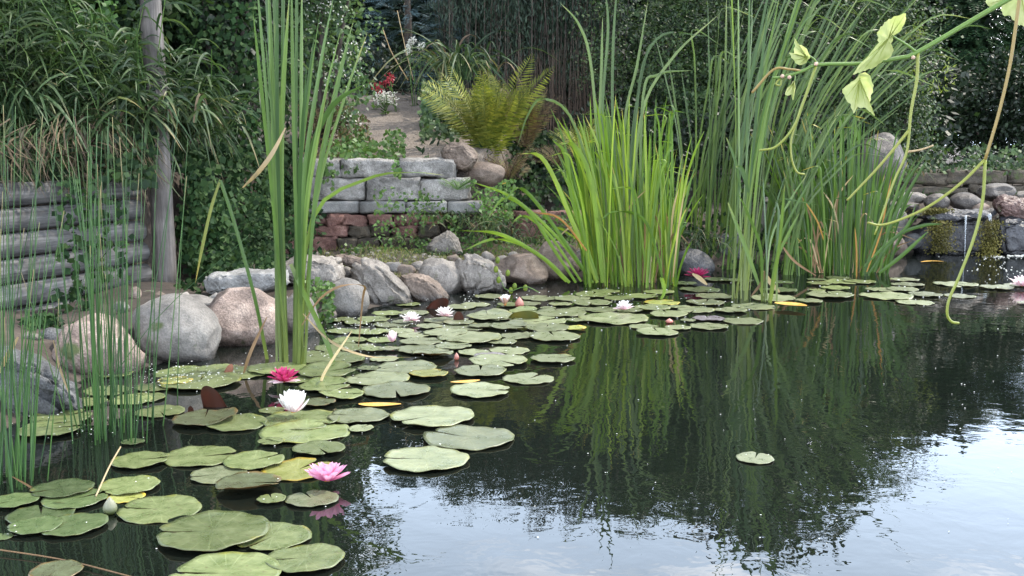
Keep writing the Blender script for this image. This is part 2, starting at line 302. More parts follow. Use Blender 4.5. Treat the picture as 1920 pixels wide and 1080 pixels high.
mb = MB(); mb.add(np.stack([X, Y, Z], -1), np.stack([idx[:-1, :-1], idx[:-1, 1:], idx[1:, 1:], idx[1:, :-1]], -1))
m, t, N, L = newmat('garden_soil')
g = N('NewGeometry'); n1 = N('TexNoise'); n1.inputs['Scale'].default_value = 3; n1.inputs['Detail'].default_value = 10; n1.inputs['Roughness'].default_value = .7; L(g.outputs['Position'], n1.inputs[0])
r = ramp(N, [(.022, .017, .013), (.045, .034, .026), (.09, .07, .055)], [.35, .5, .68]); L(n1.outputs[0], r.inputs[0])
n2 = N('TexNoise'); n2.inputs['Scale'].default_value = 60; n2.inputs['Detail'].default_value = 4; L(g.outputs['Position'], n2.inputs[0])
sx = N('SeparateXYZ'); L(g.outputs['Position'], sx.inputs[0])
# sandy trodden path above the stone terrace
mr = N('MapRange'); mr.inputs[1].default_value = .8; mr.inputs[2].default_value = .86; L(sx.outputs[2], mr.inputs[0])
mrx = N('MapRange'); mrx.inputs[1].default_value = -2.0; mrx.inputs[2].default_value = -1.6; L(sx.outputs[0], mrx.inputs[0])
mry = N('MapRange'); mry.inputs[1].default_value = 9.05; mry.inputs[2].default_value = 9.15; L(sx.outputs[1], mry.inputs[0]); mu0 = N('Math'); mu0.operation = 'MULTIPLY'; L(mr.outputs[0], mu0.inputs[0]); L(mry.outputs[0], mu0.inputs[1])
mu = N('Math'); mu.operation = 'MULTIPLY'; L(mu0.outputs[0], mu.inputs[0]); L(mrx.outputs[0], mu.inputs[1])
r2 = ramp(N, [(.08, .064, .05), (.14, .115, .094), (.22, .185, .155)], [.3, .5, .7]); L(n2.outputs[0], r2.inputs[0])
mm = N('Mix'); mm.data_type = 'RGBA'; L(mu.outputs[0], mm.inputs[0]); L(r.outputs[0], mm.inputs[6]); L(r2.outputs[0], mm.inputs[7])
mz = N('MapRange'); mz.inputs[1].default_value = -.04; mz.inputs[2].default_value = .0; L(sx.outputs[2], mz.inputs[0])
mb2 = N('Mix'); mb2.data_type = 'RGBA'; L(mz.outputs[0], mb2.inputs[0]); mb2.inputs[6].default_value = (.012, .013, .011, 1); L(mm.outputs[2], mb2.inputs[7])
p = N('BsdfPrincipled'); L(mb2.outputs[2], p.inputs['Base Color']); p.inputs['Roughness'].default_value = .9
bp = N('Bump'); bp.inputs['Strength'].default_value = .6; bp.inputs['Distance'].default_value = .02; L(n2.outputs[0], bp.inputs['Height']); L(bp.outputs[0], p.inputs['Normal'])
o = N('OutputMaterial'); L(p.outputs[0], o.inputs[0])
tag(mb.build('ground', m), kind='structure')

# pond water: tinted, slightly rippled, lies in the basin of the ground
m, t, N, L = newmat('pond_water')
g = N('NewGeometry'); mpn = N('Mapping'); mpn.inputs['Scale'].default_value = (1, 1.0, 1); L(g.outputs['Position'], mpn.inputs[0])
n1 = N('TexNoise'); n1.inputs['Scale'].default_value = 7; n1.inputs['Detail'].default_value = 3; n1.inputs['Roughness'].default_value = .5; n1.inputs['Distortion'].default_value = .3; L(mpn.outputs[0], n1.inputs[0])
bp = N('Bump'); bp.inputs['Strength'].default_value = .062; bp.inputs['Distance'].default_value = .02; L(n1.outputs[0], bp.inputs['Height'])
fr = N('Fresnel'); fr.inputs['IOR'].default_value = 1.7; L(bp.outputs[0], fr.inputs['Normal'])
gl = N('BsdfGlossy'); gl.inputs['Roughness'].default_value = .0; L(bp.outputs[0], gl.inputs['Normal'])
tr = N('BsdfTransparent'); tr.inputs[0].default_value = (.28, .32, .24, 1)
df = N('BsdfDiffuse'); df.inputs[0].default_value = (.010, .014, .011, 1)
m1 = N('MixShader'); m1.inputs[0].default_value = .6; L(tr.outputs[0], m1.inputs[1]); L(df.outputs[0], m1.inputs[2])
ms = N('MixShader'); L(fr.outputs[0], ms.inputs[0]); L(m1.outputs[0], ms.inputs[1]); L(gl.outputs[0], ms.inputs[2])
o = N('OutputMaterial'); L(ms.outputs[0], o.inputs[0])
mb = MB(); mb.add([(-6, -1, 0), (11, -1, 0), (11, 11.5, 0), (-6, 11.5, 0)], [(0, 1, 2, 3)])
tag(mb.build('pond_water', m, smooth=False), kind='structure')
#STRUCT_END
# ------------------------------------------------------------------ rocks, walls, logs
import bmesh
def ico(sub):
    bm = bmesh.new(); bmesh.ops.create_icosphere(bm, subdivisions=sub, radius=1)
    V = np.array([v.co for v in bm.verts]); R = np.array([[v.index for v in f.verts] for f in bm.faces]); bm.free(); return V, R
ICO5 = ico(5); ICO3 = ico(3); ICO2 = ico(2)
def fbm(V, s, amp, off, octv=4):
    return np.array([noise.fractal(Vector((v*s+off).tolist()), 1.0, 2.0, octv) for v in V])*amp
def rock_mesh(name, dims, mat, seed, planes=5, cut=.8, rough=.10, small=.02, rot=0, base=ICO5):
    r_ = rng(seed); V, R = base; V = V.copy(); off = r_.random(3)*50
    n = nrm(r_.normal(size=(planes, 3)))
    for i in range(planes):
        d = cut+r_.random()*.15; s = V@n[i]; over = np.maximum(s-d, 0); V = V-over[:, None]*n[i]*.93
    V = V*(1+fbm(V, 1.1, rough, off, 2))[:, None]
    V = V*(1+fbm(V, 5, small, off+9, 5))[:, None]
    c, s = math.cos(rot), math.sin(rot); V = V*np.array(dims); V = np.stack([V[:, 0]*c-V[:, 2]*s, V[:, 1], V[:, 0]*s+V[:, 2]*c], 1)
    mb = MB(); mb.add(V, None, R); return mb.mesh(name, mat)
def rock(label, px, py, wpx, hpx, D, mat, seed, planes=5, cut=.8, rough=.1, small=.02, rot=0, depth=.85, cat='boulder', name='boulder', group='boulders along the pond edge', base=ICO5):
    k = D/F; me = rock_mesh(name, (wpx*k*.52, wpx*k*.5*depth, hpx*k*.54), M[mat], seed, planes, cut, rough, small, rot, base)
    o = link(name, me); o.location = Wp(px, py, D); tag(o, label, cat, group); return o
R_ = rock
def hullrock(label, sil, D, mat, seed, front=(), dk=.42, name='boulder', cat='boulder', group='boulders along the pond edge', nz_=.018, back=0.0):
    """angular rock: hull of corner points, subdivided and weathered"""
    rr = rng(seed); S = np.array(sil, float); c = S.mean(0); wm = (S[:, 0].max()-S[:, 0].min())*D/F; hm = (S[:, 1].max()-S[:, 1].min())*D/F; dep = min(wm, hm*1.6)*dk; P = []
    top = S[:, 1].min()
    for x, y_ in S:
        up_ = (y_-top)/(S[:, 1].max()-top); P.append(Wp(x, y_, D+back*(1-up_)))
        q = c+(np.array([x, y_])-c)*rr.uniform(.62, .85); P.append(Wp(q[0], q[1]+3, D-dep*rr.uniform(.7, 1.1))); P.append(Wp(q[0], q[1], D+back*(1-up_)+dep*rr.uniform(.8, 1.2)))
    for x, y_, d_ in front: P.append(Wp(x, y_, D+d_))
    P = np.array(P); ctr = P.mean(0); bm = bmesh.new()
    for q in P: bm.verts.new(q-ctr)
    r_ = bmesh.ops.convex_hull(bm, input=bm.verts[:]); bmesh.ops.delete(bm, geom=[v for v in bm.verts if not v.link_faces], context='VERTS')
    bmesh.ops.bevel(bm, geom=list(bm.edges), offset=min(wm, hm)*.05, segments=2, affect='EDGES'); bmesh.ops.triangulate(bm, faces=bm.faces[:])
    for it in range(5):
        es = [e_ for e_ in bm.edges if e_.calc_length() > max(wm, hm)/26]
        if not es or len(bm.verts) > 9000: break
        bmesh.ops.subdivide_edges(bm, edges=es, cuts=1); bmesh.ops.triangulate(bm, faces=bm.faces[:])
    bm.normal_update(); off = Vector((rr.random(3)*50).tolist()); s_ = 1/max(wm, hm)
    dv = []
    for v in bm.verts: dv.append(v.normal*(noise.fractal(v.co*s_*3.5+off, 1, 2, 3)*nz_*2.2+noise.fractal(v.co*s_*16+off, 1, 2, 4)*nz_)*max(wm, hm))
    for v, d_ in zip(bm.verts, dv): v.co += d_
    me = bpy.data.meshes.new(name); bm.to_mesh(me); bm.free()
    for p in me.polygons: p.use_smooth = True
    me.materials.append(M[mat]); o = link(name, me); o.location = ctr; return tag(o, label, cat, group)
hullrock('large blue grey boulder behind the rushes at the left edge', [(-30,640),(30,648),(70,668),(108,692),(150,738),(162,780),(120,805),(20,820),(-40,810)], 4.0, 'r_blue', 11, [(40,725,-.16),(105,765,-.13),(60,685,-.05)])
R_('pink granite boulder standing behind the thin green rushes', 180, 668, 180, 142, 4.7, 'r_pink', 22, 7, .74, .12, .03)
R_('smooth rounded grey boulder left of the large pink boulder', 333, 628, 172, 138, 5.0, 'r_grey', 3, 6, .8, .12, .02, rot=-.25)
R_('large rounded pink boulder left of the tall cattails', 452, 603, 164, 124, 5.4, 'r_pink', 14, 6, .76, .12, .02)
R_('pale boulder half hidden by the tall cattail bases', 562, 604, 72, 105, 5.7, 'r_light', 5, 4, .85)
R_('small rounded dark grey boulder beside a leafy weed', 648, 570, 84, 88, 6.3, 'r_grey', 6, 6, .76, .12)
hullrock('big angular grey boulder with a sloping right side', [(655,500),(668,484),(700,486),(735,505),(760,535),(776,560),(776,586),(715,592),(680,580),(660,545)], 6.8, 'r_light', 33, [(690,520,-.1),(735,565,-.16),(700,578,-.13)])
hullrock('angular brown boulder right of the big angular grey boulder', [(747,516),(772,511),(800,514),(828,536),(848,562),(844,580),(800,578),(764,562),(754,535)], 6.95, 'r_brown', 41, [(785,540,-.1),(822,564,-.12)])
R_('rounded olive grey boulder behind the angular brown one', 832, 525, 92, 86, 7.25, 'r_light', 18, 8, .68, .12, .03, rot=-.3)
hullrock('pale grey boulder with a dark wet split face at waterline', [(846,500),(862,476),(880,472),(905,488),(930,495),(947,515),(948,545),(925,556),(875,560),(860,535)], 7.3, 'r_light', 29, [(892,522,-.16),(932,528,-.14),(880,545,-.08)])
R_('rounded brownish boulder under drooping sedge leaves', 978, 510, 98, 66, 7.75, 'r_brown', 10, 7, .74, .12, .03)
R_('upright rounded boulder at the left foot of the iris clump', 1046, 496, 78, 84, 8.0, 'r_brown', 19, 6, .76, .12, .03)
R_('dark stone under the leaves between iris clump and cattails', 1298, 500, 80, 60, 8.3, 'r_dark', 51, 4, .85)
R_('grey stone behind the tall cattails near the second iris clump', 1440, 430, 60, 110, 9.2, 'r_grey', 52, 5, .8)
R_('violet grey stone behind cattail bases', 1375, 470, 90, 60, 9.0, 'r_blue', 53, 5, .8)
R_('squarish mauve boulder right of the second iris clump', 1672, 458, 58, 55, 9.7, 'r_brown', 54, 7, .7)
R_('tall upright reddish standing stone behind the second iris clump', 1652, 305, 88, 100, 10.6, 'r_wet', 55, 5, .78, group='stones round the waterfall')
R_('mossy grey stone above the squarish mauve boulder', 1678, 415, 45, 50, 9.9, 'r_grey', 56, 5, .8, group='stones round the waterfall')
R_('small dark grey stone at the waterline beside squarish mauve boulder', 1712, 452, 34, 28, 9.8, 'r_blue', 57, 5, .8, group='stones round the waterfall', base=ICO3)
# ledge and waterfall stones
hullrock('flat pale slab at upper left of the waterfall', [(1674,368),(1690,361),(1722,360),(1744,371),(1730,380),(1680,380)], 10.3, 'r_light', 61, dk=.8, group='stones round the waterfall')
R_('flat dark stone below the flat pale slab', 1690, 388, 70, 22, 10.1, 'r_wet', 62, 6, .7, group='stones round the waterfall')
R_('small round mauve stone on the waterfall ledge', 1757, 379, 46, 30, 10.1, 'r_wet', 63, 3, .85, group='stones round the waterfall')
R_('domed brown grey stone in the middle above the ledge', 1812, 380, 62, 36, 10.1, 'r_wet', 64, 6, .72, group='stones round the waterfall')
R_('domed pale grey stone topmost above the waterfall', 1868, 361, 68, 32, 10.3, 'r_wet', 65, 5, .76, group='stones round the waterfall')
hullrock('wet reddish angular stone at the right of the ledge', [(1860,380),(1875,367),(1935,371),(1950,400),(1930,416),(1880,414),(1864,396)], 10.0, 'r_redwet', 66, nz_=.03, group='stones round the waterfall')
hullrock('wet overhanging ledge slab where the water spills', [(1708,404),(1725,395),(1860,392),(1870,400),(1850,409),(1730,412)], 9.85, 'r_dark', 67, dk=1.4, back=.1, group='stones round the waterfall')
R_('small stone on the ledge right of the domed brown one', 1838, 390, 34, 20, 10.0, 'r_brown', 68, 4, .8, group='stones round the waterfall', base=ICO3)
hullrock('dark wet block under the ledge left of the mossy strip', [(1745,408),(1850,406),(1852,480),(1745,484)], 9.98, 'r_dark', 69, dk=.3, group='stones round the waterfall')
R_('very dark wet stone under the left end of the ledge', 1735, 448, 70, 76, 10.05, 'r_dark', 70, 6, .75, group='stones round the waterfall')
hullrock('large dark wet boulder right of the mossy strip', [(1864,408),(1900,402),(1965,402),(1990,470),(1965,488),(1872,486),(1858,440)], 9.9, 'r_dark', 71, dk=.3, group='stones round the waterfall')
R_('dark grey stone beyond the right edge of the waterfall', 2010, 430, 140, 120, 10.0, 'r_grey', 72, 6, .75, group='stones round the waterfall')
R_('slim pale stone at far right behind the reddish wet one', 1930, 366, 60, 16, 10.4, 'r_light', 73, 6, .7, group='stones round the waterfall')
# stones on the left bank
hullrock('long grey ledge slab above the large pink boulder', [(378,522),(400,511),(470,503),(540,504),(546,532),(500,543),(440,548),(390,550)], 6.1, 'slab', 81, back=.2, cat='slab', name='stone_slab', group='slabs on the bank')
hullrock('whitish split slab left of the big angular grey boulder', [(508,500),(560,481),(630,478),(645,490),(642,525),(622,550),(596,545),(560,538),(515,524)], 6.6, 'r_light', 82, [(600,500,-.1)], back=.2, cat='slab', name='stone_slab', group='slabs on the bank')
hullrock('thin brown slab tucked above the angular grey boulder', [(622,480),(640,474),(690,486),(722,498),(722,512),(690,512),(640,494)], 7.2, 'r_brown', 83, cat='slab', name='stone_slab', group='slabs on the bank')
R_('grey stone wedged between grey and pink boulders', 372, 572, 90, 36, 5.7, 'r_grey', 84, 6, .7, rot=-.2)
R_('small round tan cobble at the foot of the post', 254, 550, 22, 24, 5.9, 'r_pink', 85, 3, .9, cat='stone', name='cobble', group='small stones', base=ICO3)
R_('small grey stone left of the post foot', 280, 560, 40, 30, 6.1, 'r_grey', 86, 5, .8, cat='stone', name='cobble', group='small stones', base=ICO3)
R_('small dark stone left of the pink granite boulder', 100, 640, 60, 50, 4.9, 'r_blue', 87, 5, .8, cat='stone', name='cobble', group='small stones', base=ICO3)
R_('small pale stone between slab and angular grey boulder', 650, 512, 22, 24, 6.9, 'r_light', 88, 5, .8, cat='stone', name='cobble', group='small stones', base=ICO3)
hullrock('pale pointed stone in the grass before the red wall', [(798,462),(822,440),(842,431),(858,443),(868,476),(840,480),(803,478)], 8.4, 'r_light', 89, cat='stone', name='garden_stone', group='stones on the grass')
hullrock('large tan stone at the right end of granite wall top', [(824,280),(838,268),(868,265),(896,284),(898,300),(880,320),(850,320),(830,302)], 9.2, 'r_brown', 90, cat='stone', name='garden_stone', group='stones at the wall end')
R_('low tan stone right of the large tan stone', 908, 327, 74, 44, 9.35, 'r_brown', 91, 3, .85, cat='stone', name='garden_stone', group='stones at the wall end')
R_('small dark pebble on the bank above brownish boulder', 962, 478, 20, 12, 7.9, 'r_grey', 92, 3, .85, cat='stone', name='cobble', group='small stones', base=ICO3)

def NTHX(i): return ['first','second','third','fourth','fifth','sixth','seventh','eighth','ninth','tenth','eleventh','twelfth','thirteenth','fourteenth','fifteenth','sixteenth','seventeenth','eighteenth','nineteenth','twentieth','twenty-first','twenty-second'][[sorted(range(len(fills)), key=lambda j: fills[j][0]).index(k) for k in range(len(fills))][i]]
rr = rng(610); fills = [(230, 575, 5.5), (300, 556, 5.95), (345, 560, 5.9), (405, 562, 5.9), (480, 556, 6.1), (525, 560, 6.1), (590, 560, 6.35), (612, 590, 6.1), (690, 512, 7.15), (738, 500, 7.3), (760, 508, 7.3), (786, 500, 7.45), (815, 492, 7.6), (850, 486, 7.7), (915, 484, 7.9), (940, 490, 7.9), (1005, 486, 8.1), (1015, 500, 8.0), (1080, 500, 8.1), (130, 618, 5.0), (60, 632, 4.8), (1090, 486, 8.3)]
for i, (x, y_, D) in enumerate(fills):
    R_('small %s stone in the bank gaps, %s of them counted from the left' % (['grey', 'tan', 'pale'][i % 3], NTHX(i)), x, y_, rr.uniform(26, 46), rr.uniform(18, 32), D, ['r_grey', 'r_brown', 'r_light'][i % 3], 620+i, 8, .66, .14, .03, cat='stone', name='gap_stone', group='small gap stones', base=ICO3)
# gravel on the bank edge
rr = rng(5); mb = MB()
for i in range(420):
    x = rr.uniform(560, 1060); y = 478+(x-560)/500*25+rr.normal()*9 if rr.random() < .6 else 560-(x-560)*.1
    P = G(x, y, .13); P[2] = hz(P[0], P[1])+.004
    if polydist(np.array([P[0]]), np.array([P[1]]), POND)[0] > -.02: continue
    V, R = ICO2; s = rr.uniform(.006, .022); mb.add(V*np.array([s, s*rr.uniform(.7, 1), s*.6])*(1+.25*rr.random((len(V), 1)))+P, None, R)
tag(mb.build('gravel', M['r_light']), kind='stuff', label='loose gravel and grit on the bank behind boulders', cat='gravel')

# cut blocks: quad in photo pixels, at depth
def block_mesh(name, size, mat, seed, rough=.008, chip=.012):
    bm = bmesh.new(); bmesh.ops.create_cube(bm, size=1)
    for v in bm.verts: v.co = Vector((v.co.x*size[0], v.co.y*size[1], v.co.z*size[2]))
    bmesh.ops.bevel(bm, geom=list(bm.edges), offset=min(.007, min(size)*.09), segments=2, affect='EDGES')
    bmesh.ops.subdivide_edges(bm, edges=[e for e in bm.edges if e.calc_length() > .03], cuts=5, use_grid_fill=True)
    rr = rng(seed); off = Vector((rr.random(3)*40).tolist())
    for v in bm.verts:
        n_ = noise.fractal(v.co*26+off, 1, 2, 5)*1.5; n2_ = noise.fractal(v.co*5+off*2, 1, 2, 2)
        k = Vector((v.co.x/size[0], v.co.y/size[1], v.co.z/size[2])); v.co += k*(n_*rough*2+n2_*chip*2)
    me = bpy.data.meshes.new(name); bm.to_mesh(me); bm.free()
    for p in me.polygons: p.use_smooth = True
    me.materials.append(M[mat]); return me
def block(label, x0, x1, y0, y1, D, mat, seed, group, name='stone_block', depth=.2, tilt=0, rough=.008, chip=.012):
    k = D/F; me = block_mesh(name, ((x1-x0)*k-.004, depth, (y1-y0)*k-.003), mat, seed, rough, chip)
    o = link(name, me); c = Wp((x0+x1)/2, (y0+y1)/2, D); o.location = (c[0], c[1]+depth/2, c[2]); o.rotation_euler = (0, tilt, 0)
    tag(o, label, 'stone block', group); return o
rows = [
 ('top granite course', 'gran', 9.0, 298, 333, [(560, 602), (603, 637), (639, 743), (745, 853)]),
 ('second granite course', 'gran', 8.95, 335, 376, [(540, 589), (591, 685), (687, 787), (789, 880)]),
 ('thin grey slab course', 'slab', 8.88, 378, 400, [(560, 588), (589, 672), (673, 760), (762, 838), (839, 906)]),
 ('upper red sandstone course', 'red', 8.86, 402, 424, [(520, 578), (580, 609), (611, 641), (643, 689), (691, 735), (737, 784), (786, 830)]),
 ('middle red sandstone course', 'red', 8.82, 424, 446, [(500, 552), (554, 583), (584, 650), (651, 692), (693, 732), (734, 783), (785, 822)]),
 ('lower red sandstone course', 'red', 8.78, 447, 478, [(505, 540), (542, 574), (576, 629), (631, 668), (670, 712), (714, 755), (757, 800)])]
sd = 200
for rn, mt, D, y0, y1, spans in rows:
    for i, (a, b) in enumerate(spans):
        sd += 1; rr = rng(sd); red = mt == 'red'
        block('%s block from the left in the %s of the wall' % (NTH[i], rn), a, b, y0+(rr.uniform(-2, 2) if red else 0), y1+(rr.uniform(-3, 1) if red else 0), D+rr.uniform(-.03, .02), mt if not (red and i > 2) else ('brownst' if rr.random() < .45 else 'red'), sd, 'blocks of the stone retaining wall', depth=.22, tilt=rr.normal()*(.04 if red else .012), chip=.018 if red else (.003 if mt == 'slab' else .016), rough=.002 if mt == 'slab' else .012)
k = 0
for row, (y0, y1, D) in enumerate([(398, 420, 9.3), (422, 446, 9.25), (448, 472, 9.2)]):
    rr = rng(300+row); x = 905+row*10
    j = 0
    while x < 1100:
        w_ = rr.uniform(35, 70); sd += 1
        block('%s stone from the left in %s row of the overgrown low wall' % (NTH[j], ['top', 'middle', 'bottom'][row]), x, x+w_-2, y0+rr.uniform(-3, 2), y1, D+rr.uniform(-.05, .03), ['red', 'brownst', 'red'][int(rr.integers(3))], sd, 'stones of the overgrown low wall', tilt=rr.normal()*.04, chip=.02, rough=.012); x += w_; j += 1
# rear sandstone wall at right
for row, (y0, y1, D, mt) in enumerate([(322, 346, 10.9, 'brownst'), (348, 364, 10.85, 'brownst')]):
    rr = rng(330+row); x = 1560 if row else 1590; j = 0
    while x < 2080:
        w_ = rr.uniform(90, 190); sd += 1
        block('%s long stone from the left in %s row of the rear wall' % (NTH[j], ['upper', 'lower'][row]), x, x+w_-2, y0+rr.uniform(-2, 4), y1+rr.uniform(-1, 0), D+rr.uniform(-.04, .03), mt, sd, 'stones of the rear sandstone wall', tilt=rr.normal()*.012, chip=.02, rough=.012); x += w_; j += 1
# rockery fill stones behind the second iris clump
rr = rng(77); j = 0
for i in range(9):
    x = 1490+i*22; D = 10.2; R_('%s rockery stone from the left behind the second iris clump' % NTH[i], x, rr.uniform(375, 450), rr.uniform(34, 60), rr.uniform(25, 42), D+rr.uniform(-.3, .2), ['r_grey', 'r_blue', 'r_brown'][i % 3], 500+i, 6, .72, group='rockery stones', base=ICO3)

# log retaining wall
def log_obj(A, B, r, seed, name='log', mat='log', sides=20, k=14, taper=.95):
    rr = rng(seed); path = np.array([A+(B-A)*t for t in np.linspace(0, 1, k)]); ln = np.linalg.norm(B-A)
    mid = (A+B)/2; ax = nrm(B-A)
    # local frame: x along the log
    loc = np.stack([np.linspace(-ln/2, ln/2, k), rr.normal(size=k)*.002, rr.normal(size=k)*.002], 1)
    mb = MB(); tube(mb, loc, r*(1+rr.normal(size=k)*.012)*np.linspace(1, taper, k), sides)
    me = mb.mesh(name, M[mat]); o = link(name, me); o.location = mid
    o.rotation_euler = Vector(ax).to_track_quat('X', 'Z').to_euler(); return o
rlog = .066
for i in range(7):
    z = -.07+i*.135
    A = np.array([-3.35, 4.05, z-.03]); B = np.array([-2.28, 6.62, z+.0])
    A = A+np.array([-.02*i, .0, 0]); B = B+np.array([-.012*i, .02, 0])
    tag(log_obj(A, B, rlog, 60+i), '%s weathered grey log from the bottom of the log wall' % NTH[i], 'log', 'logs of the retaining wall')
# post
P0 = Wp(312, 545, 6.72); P1 = Wp(283, 0, 6.72); P1 = P0+(P1-P0)*1.55
P0[2] = 0.0
o = log_obj(P0, P1, .070, 99, 'wooden_post', 'post', 24, 16, .86)
tag(o, 'tall round weathered wooden post standing at the log wall end', 'post')

# water streams and foam
m, t, N, L = newmat('falling_water'); p = N('BsdfPrincipled'); p.inputs['Base Color'].default_value = (.75, .82, .88, 1); p.inputs['Roughness'].default_value = .1; tr = N('BsdfTransparent'); ms = N('MixShader'); ms.inputs[0].default_value = .22
L(tr.outputs[0], ms.inputs[1]); L(p.outputs[0], ms.inputs[2]); o = N('OutputMaterial'); L(ms.outputs[0], o.inputs[0]); M['fall'] = m
M['foam'] = plain('white_specks', (.75, .75, .7), .5, (.55, .55, .5))
e = empty('water_fall', Wp(1811, 425, 9.55)); tag(e, 'thin trickle of water falling off the ledge', 'waterfall')
mb = MB(); tube(mb, crpath([Wp(1811, 404, 9.6), Wp(1810, 440, 9.5), Wp(1809, 482, 9.47)], 8), [.012, .009, .006, .005, .004, .004, .003, .003], 6); mb.build('stream', M['fall'], e)
mb = MB(); tube(mb, crpath([Wp(1855, 402, 9.6), Wp(1858, 420, 9.55), Wp(1862, 440, 9.5)], 8), [.02, .016, .012, .008, .007, .005, .004, .003], 6); mb.build('stream', M['fall'], e); settle(e)
rr = rng(8); mb = MB(); V, R = ico(1)
for i in range(70):
    P = G(rr.normal(1880, 38), 478+abs(rr.normal())*22, 0.003)
    s = rr.uniform(.003, .009); mb.add(V*np.array([s, s, s*.4])+P, None, R)
for x0, x1, y in [(1842, 1882, 481), (1888, 1925, 479)]:
    for i in range(40):
        P = G(rr.uniform(x0, x1), y+rr.normal()*.7, .003); s = rr.uniform(.004, .01); mb.add(V*np.array([s*1.6, s, s*.4])+P, None, R)
tag(mb.build('foam', M['foam']), kind='stuff', label='white foam and bubbles below the little waterfall', cat='foam')
# moss strips
for (x, y, w_, h_, lab) in [(1856, 448, 40, 66, 'yellow green moss strip on the wet rock under the spill'), (1764, 444, 46, 58, 'dull mossy patch on the dark stone under the ledge'), (1757, 397, 50, 10, 'short moss along the ledge top left of trickle')]:
    mb = MB(); n = 1400
    q = Wp(x, y, 9.52 if y > 400 else 9.7); P = q+np.stack([rr.normal(size=n)*w_*.25, rr.uniform(-.05, .06, n)*F/9.7, rr.uniform(-.5, .5, n)*h_], 1)*9.7/F
    cards(mb, P, rr.normal(size=(n, 3))+np.array([0, -.6, -.2]), rr.normal(size=(n, 3)), .022, .014); tag(mb.build('moss_patch', M['moss'], smooth=False), lab, 'moss')
